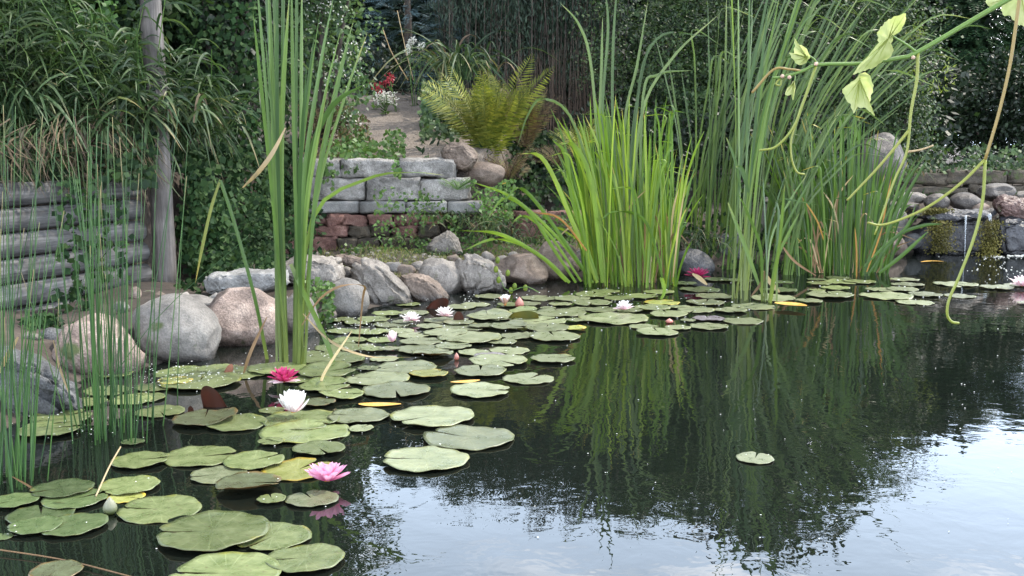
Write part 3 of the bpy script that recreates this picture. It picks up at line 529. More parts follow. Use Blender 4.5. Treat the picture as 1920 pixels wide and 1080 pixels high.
# ------------------------------------------------------------------ lily pads
def padmat(name, c1, c2, edge, ymix=.0):
    m, t, N, L = newmat(name); tcn = N('TexCoord'); oi = N('ObjectInfo'); sx = N('SeparateXYZ'); L(tcn.outputs['Object'], sx.inputs[0])
    at = N('Math'); at.operation = 'ARCTAN2'; L(sx.outputs[1], at.inputs[0]); L(sx.outputs[0], at.inputs[1])
    mu = N('Math'); mu.operation = 'MULTIPLY'; mu.inputs[1].default_value = 19; L(at.outputs[0], mu.inputs[0])
    sn = N('Math'); sn.operation = 'COSINE'; L(mu.outputs[0], sn.inputs[0])
    vn = N('MapRange'); vn.inputs[1].default_value = .9; vn.inputs[2].default_value = 1; vn.inputs[3].default_value = 0; vn.inputs[4].default_value = .2; L(sn.outputs[0], vn.inputs[0])
    av = N('VectorMath'); av.operation = 'ADD'; L(tcn.outputs['Object'], av.inputs[0]); s10 = N('Math'); s10.operation = 'MULTIPLY'; s10.inputs[1].default_value = 53; L(oi.outputs['Random'], s10.inputs[0]); L(s10.outputs[0], av.inputs[1])
    n1 = N('TexNoise'); n1.inputs['Scale'].default_value = 2.2; n1.inputs['Detail'].default_value = 7; n1.inputs['Roughness'].default_value = .65; L(av.outputs[0], n1.inputs[0])
    r = ramp(N, [c1, c2], [.35, .65]); L(n1.outputs[0], r.inputs[0])
    mv = N('Mix'); mv.data_type = 'RGBA'; L(vn.outputs[0], mv.inputs[0]); L(r.outputs[0], mv.inputs[6]); mv.inputs[7].default_value = (*[min(1, c*1.8+.02) for c in c2], 1)
    # yellowed rim, patchy
    ln = N('VectorMath'); ln.operation = 'LENGTH'; cx = N('CombineXYZ'); L(sx.outputs[0], cx.inputs[0]); L(sx.outputs[1], cx.inputs[1]); L(cx.outputs[0], ln.inputs[0])
    n2 = N('TexNoise'); n2.inputs['Scale'].default_value = 1.6; n2.inputs['Detail'].default_value = 4; L(av.outputs[0], n2.inputs[0])
    ad = N('Math'); ad.operation = 'MULTIPLY_ADD'; ad.inputs[1].default_value = .9; L(n2.outputs[0], ad.inputs[0]); L(ln.outputs['Value'], ad.inputs[2])
    me_ = N('MapRange'); me_.inputs[1].default_value = 1.46-ymix; me_.inputs[2].default_value = 1.6-ymix; me_.inputs[4].default_value = .85; L(ad.outputs[0], me_.inputs[0])
    m2 = N('Mix'); m2.data_type = 'RGBA'; L(me_.outputs[0], m2.inputs[0]); L(mv.outputs[2], m2.inputs[6]); m2.inputs[7].default_value = (*edge, 1)
    n5 = N('TexNoise'); n5.inputs['Scale'].default_value = 11; n5.inputs['Detail'].default_value = 4; L(av.outputs[0], n5.inputs[0])
    m5 = N('MapRange'); m5.inputs[1].default_value = .62; m5.inputs[2].default_value = .7; m5.inputs[4].default_value = .6; L(n5.outputs[0], m5.inputs[0])
    m6 = N('Mix'); m6.data_type = 'RGBA'; L(m5.outputs[0], m6.inputs[0]); L(m2.outputs[2], m6.inputs[6]); m6.inputs[7].default_value = (.07, .05, .025, 1)
    br = N('MapRange'); br.inputs[3].default_value = .72; br.inputs[4].default_value = 1.35; L(oi.outputs['Random'], br.inputs[0])
    vs = N('VectorMath'); vs.operation = 'SCALE'; L(m6.outputs[2], vs.inputs[0]); L(br.outputs[0], vs.inputs['Scale'])
    # brown underside
    g = N('NewGeometry'); mu2 = N('Mix'); mu2.data_type = 'RGBA'; sxn = N('SeparateXYZ'); L(g.outputs['True Normal'], sxn.inputs[0])
    att = N('Attribute'); att.attribute_name = 't'; L(att.outputs['Fac'], mu2.inputs[0]); L(vs.outputs[0], mu2.inputs[6]); mu2.inputs[7].default_value = (.12, .07, .02, 1)
    p = N('BsdfPrincipled'); L(mu2.outputs[2], p.inputs['Base Color']); p.inputs['Specular IOR Level'].default_value = .5
    rr_ = N('MapRange'); rr_.inputs[1].default_value = .3; rr_.inputs[2].default_value = .7; rr_.inputs[3].default_value = .2; rr_.inputs[4].default_value = .5; L(n1.outputs[0], rr_.inputs[0]); L(rr_.outputs[0], p.inputs['Roughness'])
    hs = N('Math'); hs.operation = 'MULTIPLY_ADD'; hs.inputs[1].default_value = -.5; L(vn.outputs[0], hs.inputs[0]); L(n1.outputs[0], hs.inputs[2])
    bp = N('Bump'); bp.inputs['Strength'].default_value = .35; bp.inputs['Distance'].default_value = .01; L(hs.outputs[0], bp.inputs['Height']); L(bp.outputs[0], p.inputs['Normal'])
    o = N('OutputMaterial'); L(p.outputs[0], o.inputs[0]); return m
M['pad'] = padmat('lily_pad_green', (.085, .112, .038), (.148, .174, .07), (.2, .2, .03))
M['padd'] = padmat('lily_pad_deep', (.048, .074, .026), (.082, .112, .042), (.16, .15, .03))
M['pady'] = padmat('lily_pad_yellowing', (.17, .19, .045), (.24, .25, .08), (.4, .28, .03), .15)
M['padp'] = padmat('lily_pad_pale', (.112, .132, .066), (.175, .192, .108), (.22, .22, .06))
M['padb'] = padmat('lily_pad_bronze', (.075, .08, .04), (.1, .12, .055), (.16, .1, .03), .1)
M['padv'] = padmat('lily_pad_mauve', (.14, .12, .13), (.2, .18, .2), (.1, .06, .05))
def pad_mesh(seed, curl=0.0):
    r_ = rng(seed); ns, nr = 64, 9; g0 = r_.uniform(.02, .09); th = np.linspace(g0, 2*np.pi-g0, ns)
    ph = r_.uniform(0, 6.28, 4); edge = 1+.014*np.sin(3*th+ph[0])+.007*np.sin(7*th+ph[1])+.004*np.sin(19*th+ph[2])
    edge *= 1-.1*np.exp(-((th-g0)/.07)**2)-.1*np.exp(-((2*np.pi-g0-th)/.07)**2)
    rad = np.linspace(0, 1, nr+1)[1:]**.85
    V = [(0, 0, .0)]; T = [0]
    cd = r_.uniform(0, 6.28)
    for k, q in enumerate(rad):
        a = g0*(1-q)*0
        x = np.cos(th)*edge*q; y = np.sin(th)*edge*q
        z = .03*q*q*np.sin(2*th+ph[3])*.4+.02*np.sin(5*th+ph[1])*q**5+.012*np.sin(11*th+ph[2])*q**7+.05*np.exp(-((th-g0)/.3)**2)*q*.5*r_.random()
        if curl: z = z+curl*np.clip(np.cos(th-cd)-.35, 0, 1)*q**4*.55
        z = z+.02*q**6
        V += list(zip(x, y, z)); T += [0]*ns
    R = []; Q = []
    for j in range(ns-1): R.append((0, 1+j, 2+j))
    for k in range(nr-1):
        for j in range(ns-1): a = 1+k*ns+j; Q.append((a, a+ns, a+ns+1, a+1))
    # underside follows the upper face
    n0 = len(V); V2 = [(x*.985, y*.985, z-.016) for x, y, z in V]; V += V2; T += [1]*n0
    Q2 = [(b+n0, a_+n0, d_+n0, c+n0) for a_, b, c, d_ in Q]; R2 = [(b+n0, a_+n0, c+n0) for a_, b, c in R]; last = 1+(nr-1)*ns
    for j in range(ns-1): Q2.append((last+j, n0+last+j, n0+last+j+1, last+j+1))
    Q += Q2; R += R2
    mb = MB(); mb.add(V, Q, R, T); return mb
def flip(Q): return Q
PADM = {}
def padmesh(mt, v, curl):
    k = (mt, v, curl)
    if k not in PADM: PADM[k] = pad_mesh(v*7+(100 if curl else 0), .55 if curl else 0).mesh('lily_pad', M[mt])
    return PADM[k]
# (x, y, width, kind, notch direction in degrees or None)
g, d, y, p, b, v = 'pad', 'padd', 'pady', 'padp', 'padb', 'padv'
PADS = [
(28,941,88,d),(118,919,116,d),(140,936,120,d),(77,964,126,d),(66,987,100,d),(136,984,130,d,225),(5,1003,40,d),(243,910,114,g),(237,929,72,y),(300,953,156,g,178),(263,864,108,g),(376,854,143,g,20),
(249,828,44,d),(115,784,112,g),(95,806,118,g),(105,1072,100,b),(384,787,122,b,100,1),(443,793,118,g,200),(565,786,150,g),(572,808,172,g,60),(509,828,52,g),(598,843,100,g,300),(476,866,115,g,40),
(558,879,138,y,60),(409,889,107,p,200),(466,912,124,b,0,1),(509,936,56,g),(585,934,102,p,120),(400,1000,213,g,186),(512,1005,147,g,238),(572,1047,154,g,190),(425,1080,212,g),
(300,771,92,g),(350,698,120,g),(375,716,150,g),(328,716,66,y),(452,699,100,g),(520,692,112,g),(612,701,110,g,30,1),(608,725,96,g,20,1),(641,741,86,g,0,1),(597,756,66,b),(510,767,50,g),(625,673,118,g),(635,652,90,g),
(708,710,122,p,160),(760,688,122,p,190),(804,702,74,y),(742,732,130,p),(672,780,118,p,170),(677,804,48,p,60),(810,782,161,p,220),(878,820,175,p,150),(798,861,166,p,184),(900,733,114,p,0),
(901,697,100,p),(991,709,98,p,60),(935,678,112,p),(920,670,66,v),(955,656,78,p,240),(890,660,64,p),(812,665,78,p,30,1),(790,655,92,p),(655,672,60,g),(789,641,82,p),(880,635,122,p),(917,594,88,p,100,1),(868,613,94,p),
(953,613,72,p,330,1),(700,600,62,g),(735,607,72,p),(690,622,72,g),(745,619,62,p),(655,637,66,g),(640,620,54,g),(1037,673,86,p,20),(1040,632,98,p,100),(1078,616,44,y),(1025,615,86,p),(1012,602,102,p),(1052,587,98,p),
(1080,601,40,p),(1150,597,132,p,150),(1127,580,62,p),(1110,569,76,p),(1072,559,68,p),(1012,558,70,p),(1112,553,70,g),(1027,578,30,p),(920,556,60,p),(981,584,54,g,0,1),(1223,578,68,p),(1254,590,72,p,100),(1203,556,62,g),
(1235,547,58,g),(1241,567,68,y),(1207,612,56,p),(1233,623,80,p,95),(1283,532,48,d),(1312,542,76,d),(1338,557,70,p),(1323,567,72,p),(1305,581,70,p),(1370,582,62,p),(1413,574,82,p,200),(1329,597,62,v,90),
(1392,601,78,p,170),(1329,612,72,p,130),(1271,614,50,p),(1350,524,60,d),(1388,527,52,d),(1450,559,82,p),(1517,565,50,p),(1463,545,62,d),(1470,528,36,d),(1556,554,88,p),(1532,543,32,g),(1566,541,54,g),(1536,532,46,g),
(1582,528,70,g),(1531,524,36,d),(1572,520,46,g),(1612,528,60,g),(1696,525,54,p),(1702,533,60,p),(1650,543,54,p),(1692,543,60,p),(1735,552,62,p,170),(1662,555,98,p,180),(1715,566,70,p),(1792,532,80,p),(1800,554,57,p),
(1869,539,62,p),(1903,534,40,p),(1925,568,34,p),(1416,858,72,p,70),
(830,600,72,p),(775,586,58,p),(725,588,56,g),(862,575,62,p),(892,570,56,p),(835,625,84,p),(775,628,60,p),(715,636,56,g),(850,650,70,p),(970,630,64,p),(985,600,60,p),(940,640,60,p),(670,605,50,g),(1160,560,56,g),
(1180,583,50,p),(1275,575,44,p),(1290,600,30,p),(700,655,50,g),(200,735,84,g),(245,750,80,g),(730,655,40,p),(805,612,50,p),(765,570,46,g),(1050,570,46,p),(1135,545,54,g),(955,572,46,g),(165,755,70,g),(215,700,70,g),(270,745,80,g),(410,690,80,g),(290,725,76,g),(670,650,70,p),(720,672,56,p),(860,605,60,p),(905,612,56,p),(1000,625,50,p),(640,600,50,g),(755,603,40,p),(1090,578,46,p),(990,570,50,p),(935,597,50,p),(560,712,60,g),(690,690,40,g),(580,665,54,g)]
LAND = [('front white lily', 550, 765), ('near magenta lily', 533, 712), ('open pink lily', 613, 895), ('round pink lily', 736, 636), ('two white lilies', 805, 592),
 ('pink sepal lily', 948, 568), ('lily before irises', 1170, 575), ('far magenta lily', 1309, 517), ('green lily bud', 207, 948), ('standing maroon leaf', 405, 740),
 ('hanging tendril tip', 1790, 600), ('leftmost rushes', 30, 900), ('middle rushes', 195, 810), ('right iris clump', 1600, 500), ('floating orange leaf', 1478, 568), ('lower left corner', 100, 1070), ('open middle water', 1200, 760)]
def dirword(dx, dy):
    a = math.degrees(math.atan2(-dy*2.2, dx)) % 360
    return ['right of', 'behind-right of', 'behind', 'behind-left of', 'left of', 'front-left of', 'in front of', 'front-right of'][int(((a+22.5) % 360)//45)]
binned = {}
for i, q in enumerate(PADS):
    L0 = min(LAND, key=lambda l: math.hypot(l[1]-q[0], (l[2]-q[1])*2)); binned.setdefault((L0[0], dirword(q[0]-L0[1], q[1]-L0[2])), []).append((math.hypot(L0[1]-q[0], (L0[2]-q[1])*2), i))
plab = {}
for (ln_, dw), lst in binned.items():
    lst.sort()
    for j, (_, i) in enumerate(lst): plab[i] = ('%s of those ' % ORD[j] if len(lst) > 1 else '', dw, ln_)
cname = {g: 'green', d: 'deep green', y: 'yellowing', p: 'pale', b: 'bronze', v: 'mauve'}
PADPOS = []
rr = rng(42)
order = sorted(range(len(PADS)), key=lambda i: PADS[i][1])
for n_, i in enumerate(order):
    q = PADS[i]; x_, y_, w_, kd = q[:4]; nd = q[4] if len(q) > 4 and q[4] is not None else rr.uniform(0, 360); curl = 1 if len(q) > 5 else 0
    c = G(x_, y_, .006); dist = math.hypot(c[1], CAMZ)
    rad = w_/F*c[1]*1.0/2*1.01
    z = .001+.0024*(n_ % 5)+(.0 if not curl else .008)
    o = link('lily_pad', padmesh(kd, (n_*5+i) % 9, curl)); o.location = (c[0], c[1], z+rad*.018); o.scale = (rad, rad, rad*.9); o.rotation_euler = (rr.normal()*.012, rr.normal()*.012, math.radians(nd))
    pre, dw, ln_ = plab[i]
    tag(o, '%s lily pad, %s%s the %s' % (cname[kd], pre, dw, ln_), 'lily pad', 'lily pads floating on the pond'); PADPOS.append((c[0], c[1], rad, z+rad*.045))
# folded standing leaves
def folded(label, px, py, wpx, hpx, D, mat, lean=0.0):
    mb = MB(); k = D/F; u = np.linspace(-1, 1, 13); vv = np.linspace(0, 1, 9); V = []; Q = []; base_ = Wp(px, py+hpx/2, D)
    for j, b_ in enumerate(vv):
        for i, a_ in enumerate(u):
            h_ = math.sqrt(max(0, 1-a_*a_))*b_; V.append(base_+np.array([a_*wpx/2*k+lean*h_*hpx*k, (.3*a_*a_-.25*b_)*wpx*k*.5, h_*hpx*k]))
    for j in range(8):
        for i in range(12): a_ = j*13+i; Q.append((a_, a_+1, a_+14, a_+13))
    mb.add(V, Q); tag(mb.build('folded_leaf', mat), label, 'lily leaf', 'lily leaves standing out of the water')
M['maroon'] = plain('maroon_leaf', (.05, .016, .01), .35, (.03, .015, .01), 12, trans=.3)
M['olive'] = plain('olive_leaf', (.09, .08, .015), .35, (.06, .07, .02), 12, trans=.25)
folded('standing maroon lily leaf in front of grey boulder', 403, 742, 46, 44, G(400, 764)[1], M['maroon'], -.3)
folded('small maroon leaf stub rising from pad left of white cup', 358, 768, 13, 16, G(358, 776)[1], M['maroon'])
folded('dark brown standing leaf right of the white lily pair', 860, 594, 22, 22, G(860, 604)[1], M['maroon'])
folded('reddish pointed leaf beside the angular brown boulder', 818, 568, 40, 22, G(818, 579)[1], M['maroon'], .6)
folded('olive turned up leaf in front of the pink sepal lily', 980, 590, 62, 18, G(980, 600)[1], M['olive'], .4)
folded('small pinkish curled leaf before the large pink boulder', 426, 692, 18, 22, G(426, 702)[1], plain('salmon_leaf', (.3, .13, .08), .5), .4)
# floating yellow leaves, fish
def floater(name, label, cat, pts, w_, mat, z=.012, group=None):
    mb = MB(); path = crpath([G(a, b_, z) for a, b_ in pts], 10); ribbon(mb, path, w_, side=np.array([0, 1., 0]), fold=.2, prof=lambda t: np.sin(np.pi*np.clip(t, .02, .98))**.6); return tag(mb.build(name, mat), label, cat, group)
M['yfloat'] = plain('orange_floating_leaf', (.55, .28, .03), .4, (.5, .34, .1), 30)
floater('fallen_leaf', 'lone orange yellow leaf floating among the far pads', 'leaf', [(1452, 567), (1480, 569), (1512, 573)], .13, M['yfloat'], .03, 'floating dead leaves')
floater('fallen_leaf', 'narrow orange leaf floating near the waterfall', 'leaf', [(1727, 491), (1745, 489), (1770, 490)], .05, M['yfloat'], .01, 'floating dead leaves')
floater('fallen_leaf', 'tan and orange leaf piece left of the middle pale pads', 'leaf', [(672, 757), (705, 758), (752, 757)], .06, M['yfloat'], .006, 'floating dead leaves')
floater('fallen_leaf', 'tan dead leaf beside the deep mauve pad', 'leaf', [(845, 716), (875, 715), (900, 712)], .05, M['yfloat'], .006, 'floating dead leaves')
M['fish'] = plain('red_fish', (.55, .07, .02), .4, (.4, .05, .02))
def fish(label, x, y_, L_):
    c = G(x, y_, -.025); V, R = ICO3; e = empty('goldfish', c); tag(e, label, 'fish', 'goldfish'); Vb = V*np.array([L_/2, L_*.11, L_*.13]); Vb[:, 1] *= np.where(Vb[:, 0] > 0, 1-Vb[:, 0]/L_*1.4, 1)
    mb = MB(); mb.add(Vb, None, R); mb.build('body', M['fish'], e); mb = MB(); mb.add([(L_*.45, 0, 0), (L_*.72, 0, L_*.14), (L_*.66, 0, 0), (L_*.72, 0, -L_*.14)], [(0, 1, 2, 3)]); mb.build('tail_fin', M['fish'], e, False)
fish('red goldfish just under the surface behind the three pale pads', 838, 749, .12)
fish('faint red goldfish below the reflection of second iris clump', 1680, 629, .13)

# ------------------------------------------------------------------ water lilies
def petalmat(name, base_, tip_, sub=.3):
    m, t, N, L = newmat(name); at = N('Attribute'); at.attribute_name = 't'; r = ramp(N, [base_, tip_], [.1, .8]); L(at.outputs['Fac'], r.inputs[0])
    p = N('BsdfPrincipled'); L(r.outputs[0], p.inputs['Base Color']); p.inputs['Roughness'].default_value = .45
    tr = N('BsdfTranslucent'); L(r.outputs[0], tr.inputs[0]); ms = N('MixShader'); ms.inputs[0].default_value = sub; L(p.outputs[0], ms.inputs[1]); L(tr.outputs[0], ms.inputs[2]); o = N('OutputMaterial'); L(ms.outputs[0], o.inputs[0]); return m
M['pw'] = petalmat('white_petal', (.82, .52, .58), (.85, .84, .82)); M['pp'] = petalmat('pink_petal', (.6, .03, .2), (.8, .42, .58)); M['pm'] = petalmat('magenta_petal', (.42, .006, .06), (.5, .05, .17)); M['pdm'] = petalmat('dark_magenta_petal', (.2, .005, .04), (.28, .02, .09))
M['pl'] = petalmat('pale_pink_petal', (.75, .38, .45), (.85, .72, .74)); M['sep'] = petalmat('sepal', (.4, .2, .1), (.55, .35, .28)); M['stamen'] = plain('stamens', (.75, .3, .04), .6, (.8, .5, .1), 80)
def petal_mesh(mat, wid=.3, cup=.35, bend=0.0):
    mb = MB(); nu, nv = 9, 5; V = []; T = []; Q = []
    for i in range(nu):
        s = i/(nu-1); wv = wid*math.sin(math.pi*(.1+.9*s)**1.35)**.65; wv = max(wv, .015 if i == nu-1 else .05)
        for j in range(nv):
            a = (j/(nv-1)-.5)*2; V.append((s*(1-.22*bend*s), a*wv*.5, cup*.28*s*s*.6+abs(a)**2*wv*cup+bend*s*s*.75)); T.append(s)
    for i in range(nu-1):
        for j in range(nv-1): a = i*nv+j; Q.append((a, a+nv, a+nv+1, a+1))
    mb.add(V, Q, None, T); return mb.mesh('petal', mat)
def lily(label, px, py, wpx, mat, whorls, z0=.03, wid=.3, sepal='sep', tiltx=0.0, seed=0, bend=0.0):
    """whorls: (count, elevation deg, length factor)"""
    c = G(px, py, z0); R0 = wpx/F*c[1]/2; e = empty('water_lily', c, rng(seed).uniform(0, 6)); e.scale = (R0, R0, R0); tag(e, label, 'water lily', 'water lilies in bloom')
    e.rotation_euler = (tiltx, 0, rng(seed).uniform(0, 6)); me = petal_mesh(M[mat], wid, bend=bend); ms_ = petal_mesh(M[sepal], wid*1.05, bend=bend); r_ = rng(seed+5); off = 0
    for wi, (n, el, ln_) in enumerate(whorls):
        off += .5
        for k in range(n):
            o = link('sepal' if wi == 0 and sepal != mat else 'petal', ms_ if wi == 0 else me, e); a = (k+off)/n*2*math.pi+r_.normal()*.06
            o.rotation_euler = (0, -math.radians(el+r_.normal()*4), a); s = ln_*(1+r_.normal()*.05); o.scale = (s, s, s)
    mb = MB(); n = 46
    for i in range(n):
        a = i*2.4; q = .2*math.sqrt(i/n); B = np.array([q*math.cos(a)*.5, q*math.sin(a)*.5, .02]); Tp = B+np.array([q*math.cos(a)*.5, q*math.sin(a)*.5, .34+.06*r_.random()]); tube(mb, [B, Tp], [.016, .012], 4)
    mb.build('stamens', M['stamen'], e); return e
lily('fully open pink lily with orange stamens in front', 613, 903, 100, 'pp', [(5, 4, 1.0), (8, 16, 1.0), (8, 32, .98), (7, 46, .9), (5, 60, .72)], .02, .33, 'pp', .16, 1, .2)
lily('white cup shaped lily on a large pad in the front left', 550, 774, 84, 'pw', [(6, 14, 1.0), (10, 24, 1.06), (12, 34, 1.06), (12, 44, 1.04), (8, 58, .96)], .02, .36, 'pw', 0, 2, .62)
lily('deep magenta lily just behind the white cup lily', 532, 717, 74, 'pm', [(4, 2, .95), (8, 28, .95), (9, 40, .92), (8, 54, .88), (7, 70, .75)], .03, .26, 'pl', 0, 3)
lily('round pale pink lily left of the middle pads', 736, 641, 34, 'pl', [(5, 15, 1.0), (8, 26, 1.1), (9, 38, 1.1), (7, 54, 1.0)], .02, .45, 'pl', 0, 4, 1.0)
lily('white lily left one of the pair near the boulders', 772, 601, 48, 'pw', [(4, 3, 1.0), (8, 18, .95), (9, 38, .85), (8, 58, .8)], .02, .28, 'pl', 0, 5)
lily('white lily right one of the pair near the boulders', 834, 593, 46, 'pw', [(4, 6, 1.0), (9, 26, .98), (9, 44, .92), (8, 60, .88)], .025, .25, 'pl', 0, 6)
lily('white cup lily with pink sepals in the middle far pads', 947, 573, 40, 'pw', [(4, 48, 1.0), (7, 56, 1.1), (8, 66, 1.1), (6, 78, 1.0)], .02, .42, 'sep', 0, 7)
lily('white pink lily in front of the first iris clump', 1170, 581, 44, 'pw', [(5, 12, 1.0), (7, 34, .95), (8, 52, .92), (7, 68, .85)], .02, .32, 'pl', 0, 8)
lily('dark magenta lily at the foot of the far cattails', 1309, 520, 52, 'pdm', [(4, 4, 1.0), (9, 20, .98), (9, 40, .9), (8, 60, .8)], .06, .24, 'pdm', 0, 9)
lily('pale pink lily at the right edge near the waterfall', 1916, 537, 54, 'pl', [(4, 6, 1.0), (8, 26, .98), (8, 46, .9), (7, 64, .8)], .02, .28, 'pl', 0, 10)
def bud(label, px, py, wpx, hpx, mt, base_py):
    c = G(px, base_py, 0); k = c[1]/F; V, R = ICO3; V = V.copy(); s = (V[:, 2]+1)/2; pr = (1-s**2.2*.85); V = V*np.stack([pr, pr, np.ones(len(s))], 1)*np.array([wpx*k*.6, wpx*k*.6, hpx*k*.55]); V[:, 2] += hpx*k*.5
    e = empty('lily_bud', c); tag(e, label, 'lily bud', 'lily buds'); mb = MB(); mb.add(V, None, R, s); mb.build('bud', M[mt], e); mb = MB(); tube(mb, [(0, 0, -.25), (0, 0, .02)], .006, 6); mb.build('stem', M['rush'], e)
M['budg'] = petalmat('green_bud', (.07, .1, .02), (.3, .3, .22)); M['budp'] = petalmat('pink_bud', (.3, .08, .05), (.6, .3, .25))
bud('green white closed bud among the lower left pads', 207, 948, 26, 34, 'budg', 964); bud('brown bud at the middle pads', 856, 668, 9, 14, 'budp', 675); bud('pink half closed bud beside pink sepal lily', 974, 567, 16, 20, 'budp', 577); bud('brownish bud on the pad right of far pads', 1255, 603, 14, 9, 'budp', 606)

# tiny white seeds and petals scattered on pads and water
mb = MB(); rr = rng(9); V, R = ico(1)
def speck(x, y_, z, s): mb.add(V*np.array([s*rr.uniform(.8, 1.5), s, s*.5])+np.array([x, y_, z]), None, R)
for (cx_, cy_, rad, z) in PADPOS:
    pxm = cx_/cy_*F+960; n = int(rr.poisson(1.6 if pxm > 780 else 3)) if cy_ > 3.6 else int(rr.poisson(1.5))
    for k in range(n):
        a = rr.uniform(0, 6.28); q = rad*(rr.random()**.5 if rr.random() < .5 else rr.uniform(.9, 1.1)); inside = q < rad*.93; speck(cx_+q*math.cos(a), cy_+q*math.sin(a), (z+.002) if inside else .003, rr.uniform(.0022, .0048)*(cy_/5))
for (x0, y0, sx_, sy_, n) in [(370, 697, 60, 9, 120), (140, 790, 80, 16, 40), (690, 612, 50, 10, 110), (590, 660, 60, 10, 40), (330, 712, 40, 8, 50), (900, 560, 110, 5, 60), (1080, 550, 80, 5, 30), (1250, 570, 90, 10, 30)]:
    for k in range(n):
        c = G(x0+rr.normal()*sx_, y0+rr.normal()*sy_, .022)
        if polydist(np.array([c[0]]), np.array([c[1]]), POND)[0] > 0: speck(c[0], c[1], c[2], rr.uniform(.0015, .004)*rr.uniform(.6, 1.3)*(c[1]/5))
for k in range(90):
    c = G(rr.uniform(900, 1920), 570+450*rr.random()**1.5, .003); speck(c[0], c[1], .003, rr.uniform(.0012, .003)*(c[1]/4))
tag(mb.build('floating_seeds', M['foam']), 'tiny white seeds and petals scattered over pads and water', 'seeds', None, 'stuff')
# ------------------------------------------------------------------ reeds, irises, rushes
def blade_obj(parent, pts, width, mat, name='leaf', k=14, side=None, fold=.3, twist=0.0, prof=None):
    mb = MB(); ribbon(mb, crpath(pts, k), width, side, fold, prof, twist); return mb.build(name, M[mat], parent)
dryprof = lambda t: np.sin(np.pi*np.clip(t, .03, .97))**.5
def plant(name, label, cat, loc, group=None):
    e = empty(name, loc); return tag(e, label, cat, group)
M['yellowgreen'] = leafmat('yellowing_blade', [(.14, .17, .03), (.2, .19, .04)], .5, .3, tip=(.28, .14, .03), tip_from=.6)
# --- left tall cattails
def cat_leaves(e, bx, by, D, tips, width, rr, mat='cattail', spread=10, zb=-.05):
    base_ = G(bx, by, 0)
    for (tx, ty, bend) in tips:
        B = base_+np.array([rr.normal()*.018, rr.normal()*.02, zb]); Dt = base_[1]+rr.normal()*.18; Tp = Wp(tx, ty, Dt)
        mid = B+(Tp-B)*.5; mid[0] -= (Tp[0]-B[0])*.5*bend; q3 = B+(Tp-B)*.8; q3[0] -= (Tp[0]-B[0])*.3*bend
        a = rr.uniform(-.7, .7); blade_obj(e, [B, mid, q3, Tp], width*rr.uniform(.8, 1.2), mat, k=16, side=np.array([math.cos(a), math.sin(a), 0]), twist=rr.normal()*.8, fold=.35)
rr = rng(21)
e1 = plant('cattail', 'tall cattail shoot, left of the two in the near clump', 'cattail', G(534, 682), 'near cattail shoots')
cat_leaves(e1, 534, 682, 4.85, [(474, 18, .5), (478, -70, .6), (488, -160, .6), (498, -110, .6), (508, -200, .6), (520, -90, .6), (530, -180, .6), (541, 5, .6), (550, -120, .6), (496, 60, .7), (503, -20, .6), (535, -90, .6), (515, 40, .6)], .016, rr); settle(e1)
e2 = plant('cattail', 'tall cattail shoot, right of the two with fanned leaves', 'cattail', G(561, 684), 'near cattail shoots')
cat_leaves(e2, 561, 684, 4.85, [(558, -130, .4), (566, -40, .4), (590, 62, .4), (612, 70, .45), (640, 52, .5), (664, 34, .5), (690, 58, .5), (628, -20, .5), (575, 120, .4), (600, 20, .4), (652, 90, .5), (546, -60, .4), (620, 130, .5)], .016, rr)
D = 4.85
blade_obj(e2, [Wp(566, 600, D), Wp(575, 330, D), Wp(618, 205, D-.05), Wp(688, 155, D-.1)], .024, 'cattail')
blade_obj(e2, [Wp(560, 600, D), Wp(590, 400, D), Wp(690, 335, D-.1), Wp(770, 323, D-.15), Wp(836, 329, D-.2)], .018, 'cattail')
blade_obj(e2, [Wp(545, 495, D-.1), Wp(565, 540, D-.12), Wp(612, 640, D-.1), Wp(640, 727, D-.25)], .022, 'cattail')
settle(e2)
e3 = plant('cattail', 'single bent cattail leaf left of the near clump', 'cattail', G(503, 684), 'near cattail shoots')
blade_obj(e3, [G(503, 684, -.03), Wp(478, 560, 4.8), Wp(440, 420, 4.8), Wp(413, 338, 4.8)], .018, 'cattail', prof=lambda t: np.ones_like(t)*.9)
blade_obj(e3, [Wp(413, 337, 4.8), Wp(396, 390, 4.78), Wp(380, 460, 4.76), Wp(366, 533, 4.75)], .014, 'yellowgreen', name='dry_leaf_tip'); settle(e3)
def loose(label, pts, D, w_, mat, name='dry_leaf', group='loose dry leaves'):
    mb = MB(); ribbon(mb, crpath([Wp(a, b, D+dd) for a, b, dd in pts], 16), w_, None, .3, dryprof); tag(mb.build(name, M[mat]), label, 'dry leaf', group)
loose('curved beige dry leaf crossing the near cattails', [(455, 352, 0), (485, 322, -.05), (512, 285, -.05), (535, 240, 0)], 4.65, .02, 'dryleaf')
loose('brown arched dry leaf right of the near cattail bases', [(566, 610, 0), (600, 560, 0), (640, 536, 0), (682, 536, .05), (680, 560, .1), (672, 650, .1)], 4.75, .012, 'brownleaf')
loose('pinkish brown dry stalk left of the near cattail bases', [(455, 706, 0), (470, 660, .0), (500, 595, .1)], 4.6, .015, 'brownleaf')
loose('long tan dry stalk lying over pads right of near cattails', [(565, 585, 0), (620, 640, 0), (690, 668, -.05), (770, 670, -.1)], 4.75, .012, 'dryleaf')
loose('short tan dry stem standing in pads by the green stub', [(602, 735, 0), (608, 700, 0), (660, 620, 0)], 4.4, .012, 'dryleaf')

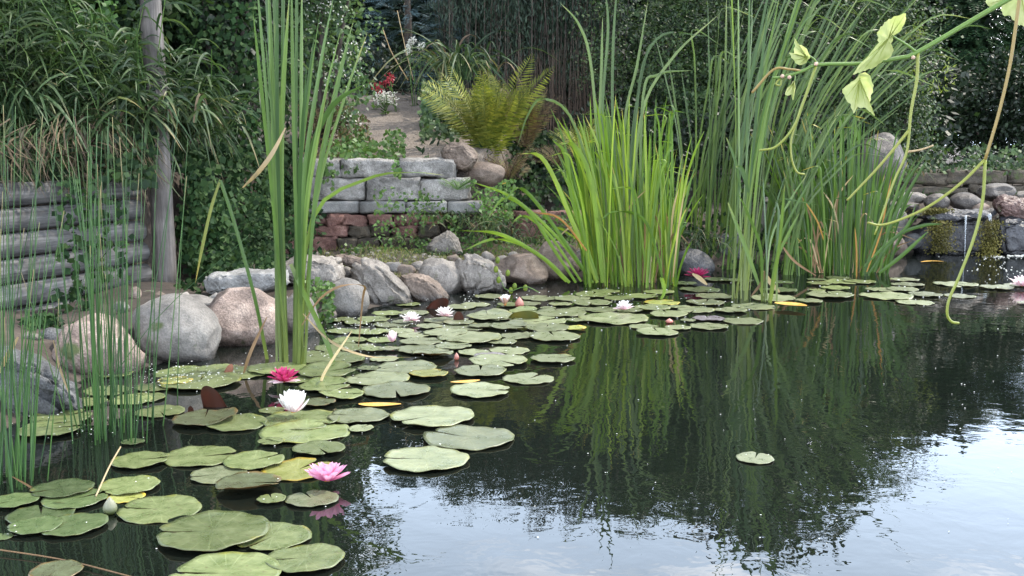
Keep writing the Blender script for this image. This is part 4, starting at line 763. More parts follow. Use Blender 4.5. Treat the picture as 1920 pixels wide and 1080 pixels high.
# --- generic dense clump of sword leaves
def iris_clump(label, cx0, cx1, by0, by1, tip_fn, n_ind, n_stuff, width, mat, seed, group=None, name='iris_clump', cat='iris'):
    rr = rng(seed); c = G((cx0+cx1)/2, (by0+by1)/2); e = plant(name, label, cat, c, group); st = MB()
    specs = []
    for i in range(n_ind+n_stuff):
        u = rr.random(); bx = cx0+(cx1-cx0)*u; by = rr.uniform(by0, by1); specs.append((by, bx, u))
    specs.sort(reverse=True)
    for i, (by, bx, u) in enumerate(specs):
        B = G(bx, by); B[2] = max(-.05, min(hz(B[0], B[1]), .12))-.03; tx, ty, bend = tip_fn(u, rr); Dt = B[1]+rr.normal()*.12; Tp = Wp(tx, ty, Dt)
        hgt = Tp[2]-B[2]; mid = B+(Tp-B)*.5; mid[0] -= (Tp[0]-B[0])*.28*bend; q3 = B+(Tp-B)*.82; q3[0] -= (Tp[0]-B[0])*.18*bend; q3[2] += hgt*.02*bend
        a = rr.uniform(-.9, .9); pl_ = [B, mid, q3, Tp]
        if rr.random() < .2: pl_ = [B, mid, q3, B+(Tp-B)*.94, B+(Tp-B)*.95+np.array([rr.choice([-1, 1])*rr.uniform(.06, .2), 0, -rr.uniform(0, .08)])]
        path = crpath(pl_, 14); wd = width*rr.uniform(.7, 1.15); sd_ = np.array([math.cos(a), math.sin(a), 0]); tw = rr.normal()*.5
        mb = MB() if i < n_ind else st
        ribbon(mb, path, wd, sd_, .35, None, tw)
        if i < n_ind: mb.build('leaf', M[mat], e)
    if n_stuff: tag(st.build('leaves', M[mat], e), kind='stuff')
    return e
def tipA(u, rr):
    t = rr.random(); s = u-.5
    x = 1168+s*220+rr.normal()*27+s*rr.uniform(-20, 60); y = 275-45*math.exp(-(s/.4)**2)+rr.normal()*45+(0 if t < .6 else rr.uniform(40, 170)); return x, max(y, 178), .8
eA = iris_clump('bright green iris clump standing in water, left of the two', 1098, 1268, 505, 540, tipA, 96, 130, .0165, 'iris', 31, 'sword leaved clumps')
DA = 7.5
for pts, w_ in [([(1120, 530), (1075, 420), (1020, 300), (968, 288)], .03), ([(1110, 528), (1070, 470), (1010, 385), (972, 352), (945, 380)], .026), ([(1112, 530), (1040, 440), (960, 370), (885, 341)], .022), ([(1068, 530), (1020, 485), (940, 440), (862, 432)], .028),
               ([(1090, 528), (1030, 440), (985, 405), (962, 415)], .02), ([(1080, 530), (1040, 470), (990, 395), (945, 372), (915, 410)], .024), ([(1062, 528), (1000, 470), (930, 448), (868, 470)], .022), ([(1120, 525), (1075, 380), (1060, 290), (1035, 262)], .03),
               ([(1245, 535), (1225, 450), (1200, 405), (1150, 397), (1125, 415)], .02), ([(1210, 500), (1195, 380), (1180, 352), (1140, 355)], .018), ([(1130, 530), (1110, 350), (1078, 275), (1046, 270)], .034)]:
    blade_obj(eA, [Wp(a, b, DA-.02*i) for i, (a, b) in enumerate(pts)], w_, 'iris', k=18)
blade_obj(eA, [Wp(1262, 520, 7.5), Wp(1272, 430, 7.45), Wp(1284, 352, 7.4)], .012, 'dryleaf', name='dry_leaf')
blade_obj(eA, [Wp(1100, 470, 7.4), Wp(1050, 410, 7.4), Wp(1000, 398, 7.4)], .014, 'orangeblade', name='dry_leaf')
settle(eA)
def tipB(u, rr):
    s = u-.5; x = 1575+s*270+rr.normal()*16+(40*s if rr.random() < .4 else 0); y = 300-55*math.exp(-(s/.4)**2)+rr.normal()*45+(0 if rr.random() < .6 else rr.uniform(30, 140)); return x, max(y, 195), .7
M['iris2'] = leafmat('iris_leaves_deep', [(.022, .055, .009), (.038, .085, .012), (.058, .12, .018), (.09, .155, .026)], .4, .35, tip=(.3, .24, .05), tip_from=1.0, var=.25)  # deeper green leaf colour of the right-hand iris clump
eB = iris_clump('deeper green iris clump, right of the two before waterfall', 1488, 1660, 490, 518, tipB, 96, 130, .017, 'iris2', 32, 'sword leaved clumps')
D = 8.1
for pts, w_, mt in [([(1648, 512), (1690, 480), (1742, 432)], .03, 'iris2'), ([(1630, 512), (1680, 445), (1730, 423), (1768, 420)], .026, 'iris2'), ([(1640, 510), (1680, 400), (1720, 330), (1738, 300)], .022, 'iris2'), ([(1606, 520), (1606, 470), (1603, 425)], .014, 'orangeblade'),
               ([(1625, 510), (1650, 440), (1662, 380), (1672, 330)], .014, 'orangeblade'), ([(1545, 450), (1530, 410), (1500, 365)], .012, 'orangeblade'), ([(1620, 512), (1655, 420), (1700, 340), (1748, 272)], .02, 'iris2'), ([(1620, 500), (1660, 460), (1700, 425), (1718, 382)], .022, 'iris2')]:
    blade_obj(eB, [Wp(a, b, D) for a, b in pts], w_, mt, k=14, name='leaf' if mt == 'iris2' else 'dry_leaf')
settle(eB)

for e_, x0_, x1_, y_, sd_ in [(eA, 1100, 1270, 530, 1), (eB, 1495, 1655, 512, 2)]:
    r2_ = rng(400+sd_); e_inv = [c.matrix_parent_inverse.copy() for c in e_.children]
    for k in range(12):
        bx_ = r2_.uniform(x0_, x1_); D_ = G(bx_, y_)[1]-.05; hx = r2_.normal()*45; hy = r2_.uniform(60, 190); blade_obj(e_, [Wp(bx_, y_, D_), Wp(bx_+hx*.4, y_-hy*.7, D_-.02), Wp(bx_+hx, y_-hy*(1 if k % 2 else .55), D_-.05)], .013, 'brownleaf' if k % 3 else 'dryleaf', name='dry_leaf')
    settle(e_)
# --- far cattail stand
stand = [(1384, 560, 7.1, 1.0, 40), (1400, 545, 7.3, .9, 70), (1440, 566, 7.0, .35, 10), (1326, 498, 8.0, 1, 20), (1300, 490, 8.2, .9, 10), (1352, 492, 8.2, 1, 60), (1370, 505, 8.0, 1, 90), (1410, 500, 8.1, 1, 120), (1455, 505, 7.9, 1, 150), (1430, 492, 8.3, 1, 150), (1475, 496, 8.2, .95, 190), (1505, 492, 8.3, .95, 210), (1390, 488, 8.4, 1.02, 90), (1480, 515, 8.0, .6, 90)]
for i, (bx, by, D, s, lean) in enumerate(stand):
    rr = rng(700+i); e = plant('cattail', '%s shoot of the far cattail stand counted from its left' % NTH[sorted(range(len(stand)), key=lambda j: stand[j][0]).index(i)], 'cattail', G(bx, by), 'far cattail shoots')
    B0 = G(bx, by)
    for k in range(int(rr.integers(8, 13))):
        B = B0+np.array([rr.normal()*.03, rr.normal()*.03, -.04]); dx = (lean+rr.normal()*48+20)/F*B[1]; hh = 2.35*s*rr.uniform(.72, 1.08); Tp = B+np.array([dx, rr.normal()*.25, hh])
        mid = B+(Tp-B)*.5; mid[0] -= dx*.3; q3 = B+(Tp-B)*.8; q3[0] -= dx*.17
        pts = [B, mid, q3, Tp]
        if rr.random() < .3:      # tip bent over
            q = B+(Tp-B)*.92; pts = [B, mid, q3, q, q+np.array([.14+.2*rr.random(), rr.normal()*.1, -.02-.12*rr.random()])]
        a = rr.uniform(-1, 1); blade_obj(e, pts, .0195*rr.uniform(.7, 1.15), 'cattail_far' if i > 2 else 'cattail', k=16, side=np.array([math.cos(a), math.sin(a), 0]), twist=rr.normal()*.8)
    settle(e)
e = plant('cattail', 'thin cattail shoot rising out of the left iris clump', 'cattail', G(1165, 512), 'far cattail shoots'); rr = rng(760)
for pts in [[(1165, 520), (1128, 330), (1108, 120), (1085, 45), (1050, 5)], [(1170, 520), (1150, 250), (1150, 80), (1160, -60)], [(1160, 520), (1130, 250), (1140, 60), (1135, -20)], [(1175, 520), (1170, 250), (1195, 120), (1215, 0)], [(1180, 520), (1200, 230), (1260, 110), (1350, 25)],
            [(1178, 520), (1185, 260), (1210, 110), (1222, 78)], [(1200, 520), (1205, 190), (1235, 140), (1298, 132)], [(1150, 520), (1125, 300), (1128, 120), (1130, 30)], [(1185, 520), (1195, 190), (1235, 70), (1330, 68)], [(1150, 500), (1080, 240), (1020, 185), (990, 215), (970, 275)]]:
    blade_obj(e, [Wp(a, b, 7.75) for a, b in pts], .02, 'cattail_far', k=18, twist=rr.normal()*.5)
settle(e)
# trailing bent leaves at the water in front of the far stand
for lab, pts, D, w_, mt in [('white dry folded leaf in the water before the far cattails', [(1428, 505), (1445, 530), (1462, 548)], 6.9, .03, 'dryleaf'), ('pale brown leaf crossing the water near far cattails', [(1408, 556), (1428, 530), (1434, 508)], 6.8, .02, 'brownleaf'),
                      ('cream leaf folded under the dark magenta lily', [(1298, 513), (1312, 522), (1326, 534)], 7.3, .03, 'dryleaf'), ('hooked pale yellow leaf over the pads before iris clump', [(1240, 530), (1240, 521), (1246, 545), (1237, 566)], 6.9, .025, 'iris'),
                      ('brown bent stalk trailing right of the far cattails', [(1462, 455), (1490, 490), (1530, 517)], 7.9, .018, 'brownleaf'), ('beige bent leaf hanging in the far cattails', [(1362, 258), (1378, 300), (1390, 360)], 6.9, .018, 'cattail'), ('pale green leaf bent down in the far cattails', [(1380, 312), (1392, 320), (1404, 362)], 6.85, .03, 'cattail'),
                      ('yellow green blade leaning before the far cattails', [(1365, 380), (1400, 470), (1432, 560)], 6.8, .026, 'cattail')]:
    mb = MB(); ribbon(mb, crpath([Wp(a, b, D) for a, b in pts], 12), w_, None, .3, dryprof); tag(mb.build('bent_leaf', M[mt]), lab, 'bent leaf', 'loose bent leaves')

# --- rushes at left
def rush_clump(label, stems, seed):
    rr = rng(seed); e = plant('rush_clump', label, 'rushes', G(stems[0][0], stems[0][1]), 'rush tufts at the left')
    for (bx, by, tx, ty) in stems:
        B = G(bx, by, 0); Dt = B[1]+rr.normal()*.1; Tp = Wp(tx, ty, Dt); B = B+np.array([0, 0, -.08]); mid = B+(Tp-B)*.55; mid[0] += rr.normal()*.012-(Tp[0]-B[0])*.1
        mb = MB(); r0 = .0028*rr.uniform(.7, 1.2); tube(mb, crpath([B, mid, Tp], 9), np.linspace(r0, r0*.35, 9), 5); mb.build('stem', M['rush'], e)
    settle(e)
rr = rng(55)
rush_clump('tuft of rushes at the left edge of the picture', [(rr.uniform(-25, 62), rr.uniform(880, 925), 0, 0) for i in range(46)] and [(bx, by, bx+(bx-15)*.9+rr.normal()*32, rr.uniform(190, 620)) for bx, by in [(rr.uniform(-25, 62), rr.uniform(878, 928)) for i in range(40)]], 56)
rush_clump('tuft of rushes standing before the pink granite boulder', [(bx, by, bx+(bx-195)*.55+rr.normal()*20-12, rr.uniform(180, 560)) for bx, by in [(rr.normal(200, 38), rr.uniform(785, 835)) for i in range(62)]]+[(120, 800, 150, 560), (82, 900, 110, 560), (245, 835, 330, 300), (150, 760, 468, 440), (300, 800, 350, 330), (285, 800, 290, 380), (330, 760, 352, 260), (60, 890, 190, 420), (55, 900, 120, 395)], 57)
loose('pale broken rush stalk at the left edge', [(-5, 705, 0), (15, 665, 0), (34, 632, 0)], 3.1, .014, 'dryleaf')
loose('broken pale stalk leaning across the left rushes', [(100, 638, 0), (112, 690, 0), (130, 740, 0)], 3.6, .008, 'dryleaf')
loose('thin stalk floating between lower left pads', [(20, 892, 0), (60, 915, 0), (84, 935, 0)], 3.0, .007, 'brownleaf')
mb = MB(); tube(mb, crpath([G(-20, 1028, .01), G(120, 1050, .008), G(260, 1085, .008)], 10), .002, 5); tag(mb.build('floating_stalk', M['brownleaf']), 'thin brown stalk floating at the bottom left', 'stalk')
mb = MB(); tube(mb, crpath([G(180, 930, .01), G(205, 875, .04), G(226, 838, .05)], 10), .0025, 5); tag(mb.build('floating_stalk', M['dryleaf']), 'short seed dotted stalk above the lower left pads', 'stalk')

# ------------------------------------------------------------------ near grape vine shoot
M['vinestem'] = leafmat('vine_stem', [(.09, .16, .03), (.12, .19, .04)], .4, 0, var=.1); M['tendril'] = leafmat('vine_tendril', [(.17, .2, .03), (.2, .21, .04)], .4, 0, var=.1); M['tendrilb'] = leafmat('vine_tendril_brown', [(.22, .12, .035), (.2, .15, .04)], .4, 0, var=.1)
m, t, N, L = newmat('grape_leaf'); at = N('Attribute'); at.attribute_name = 't'; geo = N('NewGeometry'); nz = N('TexNoise'); nz.inputs['Scale'].default_value = 60; L(geo.outputs['Position'], nz.inputs[0])
r = ramp(N, [(.34, .4, .12), (.5, .53, .24)], [.3, .7]); L(nz.outputs[0], r.inputs[0]); p_ = N('BsdfPrincipled'); L(r.outputs[0], p_.inputs['Base Color']); p_.inputs['Roughness'].default_value = .5
tr = N('BsdfTranslucent'); L(r.outputs[0], tr.inputs[0]); ms = N('MixShader'); ms.inputs[0].default_value = .55; L(p_.outputs[0], ms.inputs[1]); L(tr.outputs[0], ms.inputs[2]); o = N('OutputMaterial'); L(ms.outputs[0], o.inputs[0]); M['grape'] = m
DV = 1.15
M['vein'] = leafmat('leaf_veins', [(.28, .33, .08), (.3, .35, .1)], .5, .3)
vine = plant('grape_vine', 'hanging grape vine shoot with young pale leaves, nearest the camera', 'vine', Wp(1720, 98, DV))
def vt(name, pts, w0, w1, mat, D=DV, k=26):
    mb = MB(); path = crpath([Wp(a, b, D+(c[0] if c else 0)) for a, b, *c in pts], k); tube(mb, path, np.linspace(w0, w1, k)*D/F/2, 8); return mb.build(name, M[mat], vine)
vt('main_stem', [(2060, -110), (1960, -42), (1850, 22), (1722, 97), (1690, 108), (1620, 119), (1535, 121), (1508, 132), (1470, 144), (1448, 146)], 10.5, 5, 'vinestem')
vt('tendril', [(1721, 100), (1719, 150), (1708, 210), (1700, 285), (1678, 335), (1655, 400), (1640, 440)], 7, 3.5, 'tendril')
vt('tendril', [(1704, 245), (1650, 310), (1588, 376)], 6, 4, 'tendril'); vt('tendril', [(1700, 285), (1725, 281), (1750, 273)], 4, 3, 'dryleaf')
vt('tendril', [(1530, 124), (1505, 195), (1487, 240), (1455, 275), (1424, 282)], 6, 4, 'tendril'); vt('tendril', [(1496, 222), (1484, 260), (1484, 295), (1494, 322), (1509, 327)], 4, 3.5, 'tendril')
vt('tendril', [(1508, 134), (1480, 130), (1450, 131), (1410, 174)], 4, 5, 'tendrilb'); vt('tendril', [(1470, 143), (1460, 150), (1455, 158), (1463, 160), (1465, 150)], 4, 3, 'tendril')
vt('leaf_stalk', [(1716, 96), (1700, 84), (1672, 67)], 5, 4, 'vinestem'); vt('leaf_stalk', [(1535, 121), (1525, 110), (1514, 103)], 4, 3, 'vinestem'); vt('leaf_stalk', [(1612, 118), (1611, 130), (1612, 148)], 3, 3, 'vinestem'); vt('leaf_stalk', [(1490, 138), (1491, 146), (1489, 156)], 3, 3, 'vinestem')
vt('hanging_stem', [(1918, -60), (1911, 0), (1903, 60), (1892, 130), (1872, 215), (1846, 303)], 7, 6, 'tendrilb', 1.08)
vt('tendril', [(1846, 300), (1800, 345), (1740, 388), (1685, 413), (1650, 422), (1627, 417)], 6, 4, 'tendril', 1.08)
vt('tendril', [(1847, 300), (1843, 372), (1828, 440), (1800, 515), (1780, 560), (1776, 588), (1784, 603), (1798, 606)], 6.5, 5, 'tendril', 1.08)
for (a, b) in [(1530, 120), (1712, 108), (1480, 145), (1467, 143)]:
    mb = MB(); V, R = ICO2; mb.add(V*.0022+Wp(a, b, DV-.003), None, R); mb.build('bud', plain('vine_bud', (.6, .4, .3), .5), vine)
def gleaf(out_, ctr, D=DV, dep=.012, tilt=0.0):
    rr = rng(int(out_[0][0])); pts = [];
    n = len(out_)
    for i in range(n):
        a = np.array(out_[i], float); b = np.array(out_[(i+1) % n], float); dd = b-a; nn = np.array([dd[1], -dd[0]])/max(np.linalg.norm(dd), 1e-6); sg = max(2, int(np.linalg.norm(dd)/5)); c0 = np.array(ctr, float)
        for j in range(sg):
            q = a+dd*j/sg; pts.append(q+nrm(q-c0)*(2.2 if j % 2 else -.6)*(1 if j else .5))
    c0 = np.array(ctr, float); V = []; T = []; m_ = len(pts); rings = 4
    V.append(Wp(ctr[0], ctr[1], D)); T.append(0)
    for k in range(1, rings+1):
        s = k/rings
        for i, q in enumerate(pts):
            x = c0+(q-c0)*s; ang = math.atan2(q[1]-c0[1], q[0]-c0[0]); V.append(Wp(x[0], x[1], D-dep*s*s*(.6+.18*math.sin(ang*5))+tilt*s*(q[0]-c0[0])*D/F)); T.append(s)
    R = [(0, 1+i, 1+(i+1) % m_) for i in range(m_)]; Q = []
    for k in range(rings-1):
        for i in range(m_): a = 1+k*m_+i; b = 1+k*m_+(i+1) % m_; Q.append((a, a+m_, b+m_, b))
    mb = MB(); mb.add(V, Q, R, T); lf = mb.build('leaf', M['grape'], vine)
    mb = MB(); far = sorted(out_, key=lambda q: -math.hypot(q[0]-ctr[0], q[1]-ctr[1]))[:7]
    for q in far: x = c0+(np.array(q)-c0)*.9; mid = c0+(np.array(q)-c0)*.5; tube(mb, [Wp(ctr[0], ctr[1], D-.001), Wp(mid[0], mid[1], D-dep*.25-.001), Wp(x[0], x[1], D-dep*.85-.001)], [.0006, .0005, .0002], 4)
    mb.build('veins', M['vein'], lf)
gleaf([(1699, 25), (1680, 30), (1662, 40), (1645, 60), (1648, 80), (1635, 95), (1625, 110), (1612, 120), (1599, 140), (1618, 133), (1640, 126), (1656, 113), (1668, 108), (1676, 95), (1671, 82), (1674, 68), (1687, 60), (1697, 42)], (1666, 72), dep=.02, tilt=.3)
gleaf([(1616, 137), (1602, 150), (1579, 167), (1585, 184), (1595, 195), (1600, 213), (1608, 200), (1624, 203), (1641, 218), (1631, 192), (1633, 178), (1637, 165), (1634, 148), (1625, 137)], (1612, 150), dep=.014)
gleaf([(1489, 70), (1498, 84), (1510, 89), (1519, 104), (1512, 118), (1498, 122), (1489, 113), (1479, 99), (1489, 100), (1491, 86)], (1513, 108), dep=.01)
gleaf([(1491, 151), (1476, 165), (1472, 178), (1484, 177), (1487, 189), (1491, 170)], (1488, 156), dep=.006)
gleaf([(1848, -45), (1850, 8), (1862, 14), (1875, 3), (1880, 28), (1895, 30), (1905, 44), (1925, 50), (1960, 20), (1950, -50)], (1915, -10), 1.2, dep=.02)
mb = MB(); path = crpath([Wp(1700, 300, 3), Wp(1750, 262, 3), Wp(1840, 236, 3), Wp(1960, 230, 3)], 16); 
settle(vine)
# ------------------------------------------------------------------ background vegetation
def shrub(name, label, cat, px, D, z0, rx, ry, h, nclus, per, leaf, mat, seed, lw=.6, group=None, sig=.09, up=.3, flat=0.0, extra=None, trunk=3, bottom=.1, shell=.38, parts=None, box=False, X=None):
    """crown of many leaf sized faces gathered in clumps, on tapered limbs"""
    rr = rng(seed); cx_ = (px-960)/F*D if X is None else X; c = np.array([cx_, D, z0]); e = plant(name, label, cat, c, group)
    dirs = nrm(rr.normal(size=(nclus, 3)))
    if box: dirs = dirs/np.maximum(np.abs(dirs).max(1, keepdims=True), .01)*(.75+.25*np.abs(rr.random((nclus, 1))))
    q = rr.random((nclus, 1))**shell; C = dirs*q; C[:, 2] = C[:, 2]*.5+.5
    C = C[C[:, 2] > bottom*.5] if bottom else C
    lump = 1+.22*np.sin(C[:, 0]*7+seed)*np.cos(C[:, 2]*9+seed*2)
    Pc = c+C*np.array([rx, ry, h])*np.stack([lump, lump, np.ones_like(lump)], 1); n = len(Pc)
    P = np.repeat(Pc, per, 0)+rr.normal(size=(n*per, 3))*sig*np.array([1, 1, .75-flat*.5]); outv = np.repeat(nrm(Pc-(c+np.array([0, 0, h*.45]))), per, 0)
    Dv = outv*.6+rr.normal(size=P.shape)*.6+np.array([0, 0, up-.3]); Nv = outv*.3+rr.normal(size=P.shape)*(.6-flat*.4)+np.array([0, -.25, .5+flat])
    L_ = leaf*rr.uniform(.55, 1.3, len(P)); mb = MB(); cards(mb, P, Dv, Nv, L_, L_*lw, .2); mb.build('crown', M[mat], e, False)
    if trunk:
        mb = MB()
        for i in range(trunk):
            T_ = Pc[int(rr.integers(n))]; b = c+np.array([rr.normal()*rx*.1, rr.normal()*.1, -.1]); mid = b*.5+T_*.5+np.array([0, 0, h*.1]); tube(mb, crpath([b, mid, T_], 8), np.linspace(.035 if h > 2 else .02, .006, 8), 6)
        mb.build('trunk', M['bark'], e)
    if extra: extra(e, Pc, rr)
    settle(e); return e
def frondset(mb, B, Dr, up, L_, pairs, lf, rr, droop=.4, lw=.25, ang=1.0):
    """feather shaped spray: rib with side leaflets"""
    Dr = nrm(Dr); t = np.linspace(0, 1, pairs); path = B+Dr*L_*t[:, None]+np.array([0, 0, -1.])*droop*L_*(t**2)[:, None]; tan = nrm(np.gradient(path, axis=0)); S = nrm(np.cross(tan, up)); Nn = np.cross(S, tan)
    prof = np.sin(np.pi*np.clip(t*.86+.12, 0, 1))**.8
    for sg in (-1, 1): cards(mb, path, S*sg*ang+tan*.45+rr.normal(size=(pairs, 3))*.06, Nn, lf*prof+.004, (lf*prof+.004)*lw, .15, t)
def conifer(name, label, px, D, z0, r, h, nfr, L_, mat, seed, pairs=12, lf=.06, droop=.35, cat='conifer', lw=.3, power=.8, X=None, group=None, elev=.1):
    rr = rng(seed); c = np.array([(px-960)/F*D if X is None else X, D, z0]); e = plant(name, label, cat, c, group); mb = MB()
    for i in range(nfr):
        s = rr.random()**.85; a = rr.uniform(0, 2*np.pi); rad = r*(1-s)**power*rr.uniform(.55, 1.05); dr = np.array([math.cos(a), math.sin(a), elev+.3*s+rr.normal()*.15]); B = c+np.array([math.cos(a)*rad*.75, math.sin(a)*rad*.75, s*h])
        frondset(mb, B, dr+rr.normal(size=3)*.2, np.array([0, 0, 1.])+rr.normal(size=3)*.35, L_*rr.uniform(.6, 1.2), pairs, lf, rr, droop, lw)
    mb.build('crown', M[mat], e, False); mb = MB(); tube(mb, [c+np.array([0, 0, -.1]), c+np.array([0, 0, h*.5]), c+np.array([0, 0, h*.97])], [.06*r+.02, .04*r+.01, .006], 7); mb.build('trunk', M['bark'], e); settle(e); return e

# far screen of trees closing the garden
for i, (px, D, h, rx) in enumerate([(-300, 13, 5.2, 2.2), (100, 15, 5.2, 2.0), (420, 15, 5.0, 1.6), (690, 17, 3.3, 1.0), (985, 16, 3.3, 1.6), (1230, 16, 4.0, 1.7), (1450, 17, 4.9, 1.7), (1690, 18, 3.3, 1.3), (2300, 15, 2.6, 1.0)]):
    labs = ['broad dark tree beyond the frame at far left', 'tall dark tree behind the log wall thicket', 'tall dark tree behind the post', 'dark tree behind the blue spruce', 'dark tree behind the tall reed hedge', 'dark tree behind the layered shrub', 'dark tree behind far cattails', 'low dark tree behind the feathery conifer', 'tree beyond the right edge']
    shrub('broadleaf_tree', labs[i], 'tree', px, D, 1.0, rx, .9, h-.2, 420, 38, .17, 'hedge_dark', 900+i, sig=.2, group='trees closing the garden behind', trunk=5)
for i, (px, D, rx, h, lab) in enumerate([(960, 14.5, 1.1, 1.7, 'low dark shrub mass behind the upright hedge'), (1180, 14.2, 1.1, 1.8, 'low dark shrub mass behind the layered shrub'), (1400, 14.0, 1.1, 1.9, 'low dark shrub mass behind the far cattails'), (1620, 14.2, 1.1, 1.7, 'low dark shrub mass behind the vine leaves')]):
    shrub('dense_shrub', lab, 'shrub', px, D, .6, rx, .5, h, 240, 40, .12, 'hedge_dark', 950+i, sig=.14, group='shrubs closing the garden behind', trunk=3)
# left thicket
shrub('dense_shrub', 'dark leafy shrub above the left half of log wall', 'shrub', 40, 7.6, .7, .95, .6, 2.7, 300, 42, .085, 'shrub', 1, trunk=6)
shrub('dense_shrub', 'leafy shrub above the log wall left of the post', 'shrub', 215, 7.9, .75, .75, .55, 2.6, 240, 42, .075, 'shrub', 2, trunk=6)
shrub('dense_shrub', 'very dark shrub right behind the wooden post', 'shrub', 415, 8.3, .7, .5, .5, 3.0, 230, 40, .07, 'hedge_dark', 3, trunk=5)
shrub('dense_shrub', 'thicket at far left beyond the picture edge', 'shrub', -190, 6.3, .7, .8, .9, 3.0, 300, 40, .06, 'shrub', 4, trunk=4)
# climbers on the bank right of the post
def bank_cards(label, name, quads, n, leaf, mat, seed, jitter=.05, cat='ivy', lw=.85):
    rr = rng(seed); mb = MB(); Ps = []
    for (x0, x1, y0, y1, D0, D1, wgt) in quads:
        k = int(n*wgt); a = rr.random(k); b = rr.random(k); cl = noise
        for i in range(k):
            px = x0+(x1-x0)*a[i]; py = y0+(y1-y0)*b[i]
            if noise.noise(Vector((px*.022, py*.022, seed))) < -.3: continue
            Ps.append(Wp(px, py, D0+(D1-D0)*(1-b[i])+rr.normal()*jitter))
    P = np.array(Ps); m_ = len(P); Dv = rr.normal(size=(m_, 3))*.5+np.array([0, -.3, -.55]); Nv = rr.normal(size=(m_, 3))*.4+np.array([0, -.8, .5]); L_ = leaf*rr.uniform(.5, 1.3, m_)
    cards(mb, P, Dv, Nv, L_, L_*lw, .2); return tag(mb.build(name, M[mat], None, False), label, cat, None, 'stuff')
bank_cards('ivy curtain covering the steep bank right of the post', 'ivy', [(335, 490, 0, 300, 7.3, 7.9, .5)], 2600, .05, 'ivy', 5)
rr = rng(505); mb = MB(); A_ = np.array([[-2.26, 7.05], [-2.2, 7.6], [-2.1, 8.95], [-1.75, 9.0]]); n = 5200
s_ = rr.random(n)*2.6; i_ = np.minimum(s_.astype(int), 2); f_ = (s_-i_)[:, None]; q_ = A_[i_]*(1-f_)+A_[i_+1]*f_; zz = .08+.95*rr.random(n)**.9; ou = np.abs(rr.normal(size=n))*.07+.03+.1*(1-zz)+.08*np.sin(q_[:, 1]*9)*np.cos(zz*8)
P = np.stack([q_[:, 0]+ou, q_[:, 1]-ou*.5, zz], 1); Dv = rr.normal(size=(n, 3))*.5+np.array([.2, -.2, -.55]); Nv = rr.normal(size=(n, 3))*.4+np.array([.6, -.6, .5]); L_ = .05*rr.uniform(.5, 1.4, n); cards(mb, P, Dv, Nv, L_, L_*.85, .2)
tag(mb.build('ivy', M['ivy'], None, False), 'ivy clothing the steep bank between post and stone wall', 'ivy', None, 'stuff')
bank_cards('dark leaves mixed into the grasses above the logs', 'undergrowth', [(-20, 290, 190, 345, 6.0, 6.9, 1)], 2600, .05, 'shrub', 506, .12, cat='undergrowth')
bank_cards('bright climber trailing down left of the post', 'climber', [(90, 220, 0, 90, 6.8, 7.1, .3), (140, 290, 60, 240, 6.7, 6.9, .45), (0, 230, 90, 300, 6.3, 6.9, .4)], 1300, .05, 'vineleaf', 6, cat='climber')
bank_cards('ivy creeping over the middle of the log wall', 'ivy', [(105, 170, 330, 620, 5.7, 5.8, .6), (165, 240, 360, 520, 5.85, 5.95, .25)], 420, .045, 'ivy', 7, .03)
bank_cards('creeper leaves between the bank and the near cattails', 'ivy', [(395, 600, 380, 500, 6.9, 8.2, .6), (400, 520, 470, 520, 6.3, 6.9, .3)], 1700, .04, 'ivy', 8)
bank_cards('low leafy ground cover above the granite wall', 'ground_cover', [(640, 760, 240, 300, 9.2, 9.8, .7), (610, 680, 260, 320, 9.0, 9.3, .2)], 900, .045, 'weed', 9, cat='ground cover')
bank_cards('leafy weed hanging down the granite blocks', 'creeper', [(735, 752, 300, 350, 8.8, 8.85, .5), (605, 625, 300, 350, 8.8, 8.85, .5)], 90, .04, 'weed', 10, .02, cat='creeper')
bank_cards('small leafy weeds growing out of the red wall', 'weeds', [(700, 800, 350, 460, 8.55, 8.6, .45), (640, 700, 455, 480, 8.5, 8.5, .1), (780, 860, 360, 470, 8.5, 8.6, .4)], 650, .03, 'weed', 11, .06, cat='weeds')
bank_cards('leafy weed between small grey boulder and cattails', 'weeds', [(575, 625, 525, 600, 5.95, 6.3, 1)], 260, .035, 'weed', 12, cat='weeds')
bank_cards('dark low leaves around the foot of the post', 'ground_cover', [(330, 440, 520, 575, 6.0, 6.6, .4), (100, 330, 562, 630, 5.1, 6.1, .5), (40, 110, 590, 660, 4.9, 5.3, .4)], 800, .045, 'ivy', 13, cat='ground cover')
bank_cards('dark leafy undergrowth between fern and iris clump', 'undergrowth', [(930, 1120, 240, 420, 9.5, 10.6, .7), (1240, 1520, 330, 500, 8.7, 9.8, .6)], 3200, .05, 'shrub', 14, .15, cat='undergrowth')
bank_cards('dark undergrowth behind the second iris clump', 'undergrowth', [(1500, 1700, 260, 420, 10.3, 10.9, .5), (1690, 1960, 270, 322, 11.0, 11.4, .5)], 1600, .05, 'smallleaf', 15, .1, cat='undergrowth')
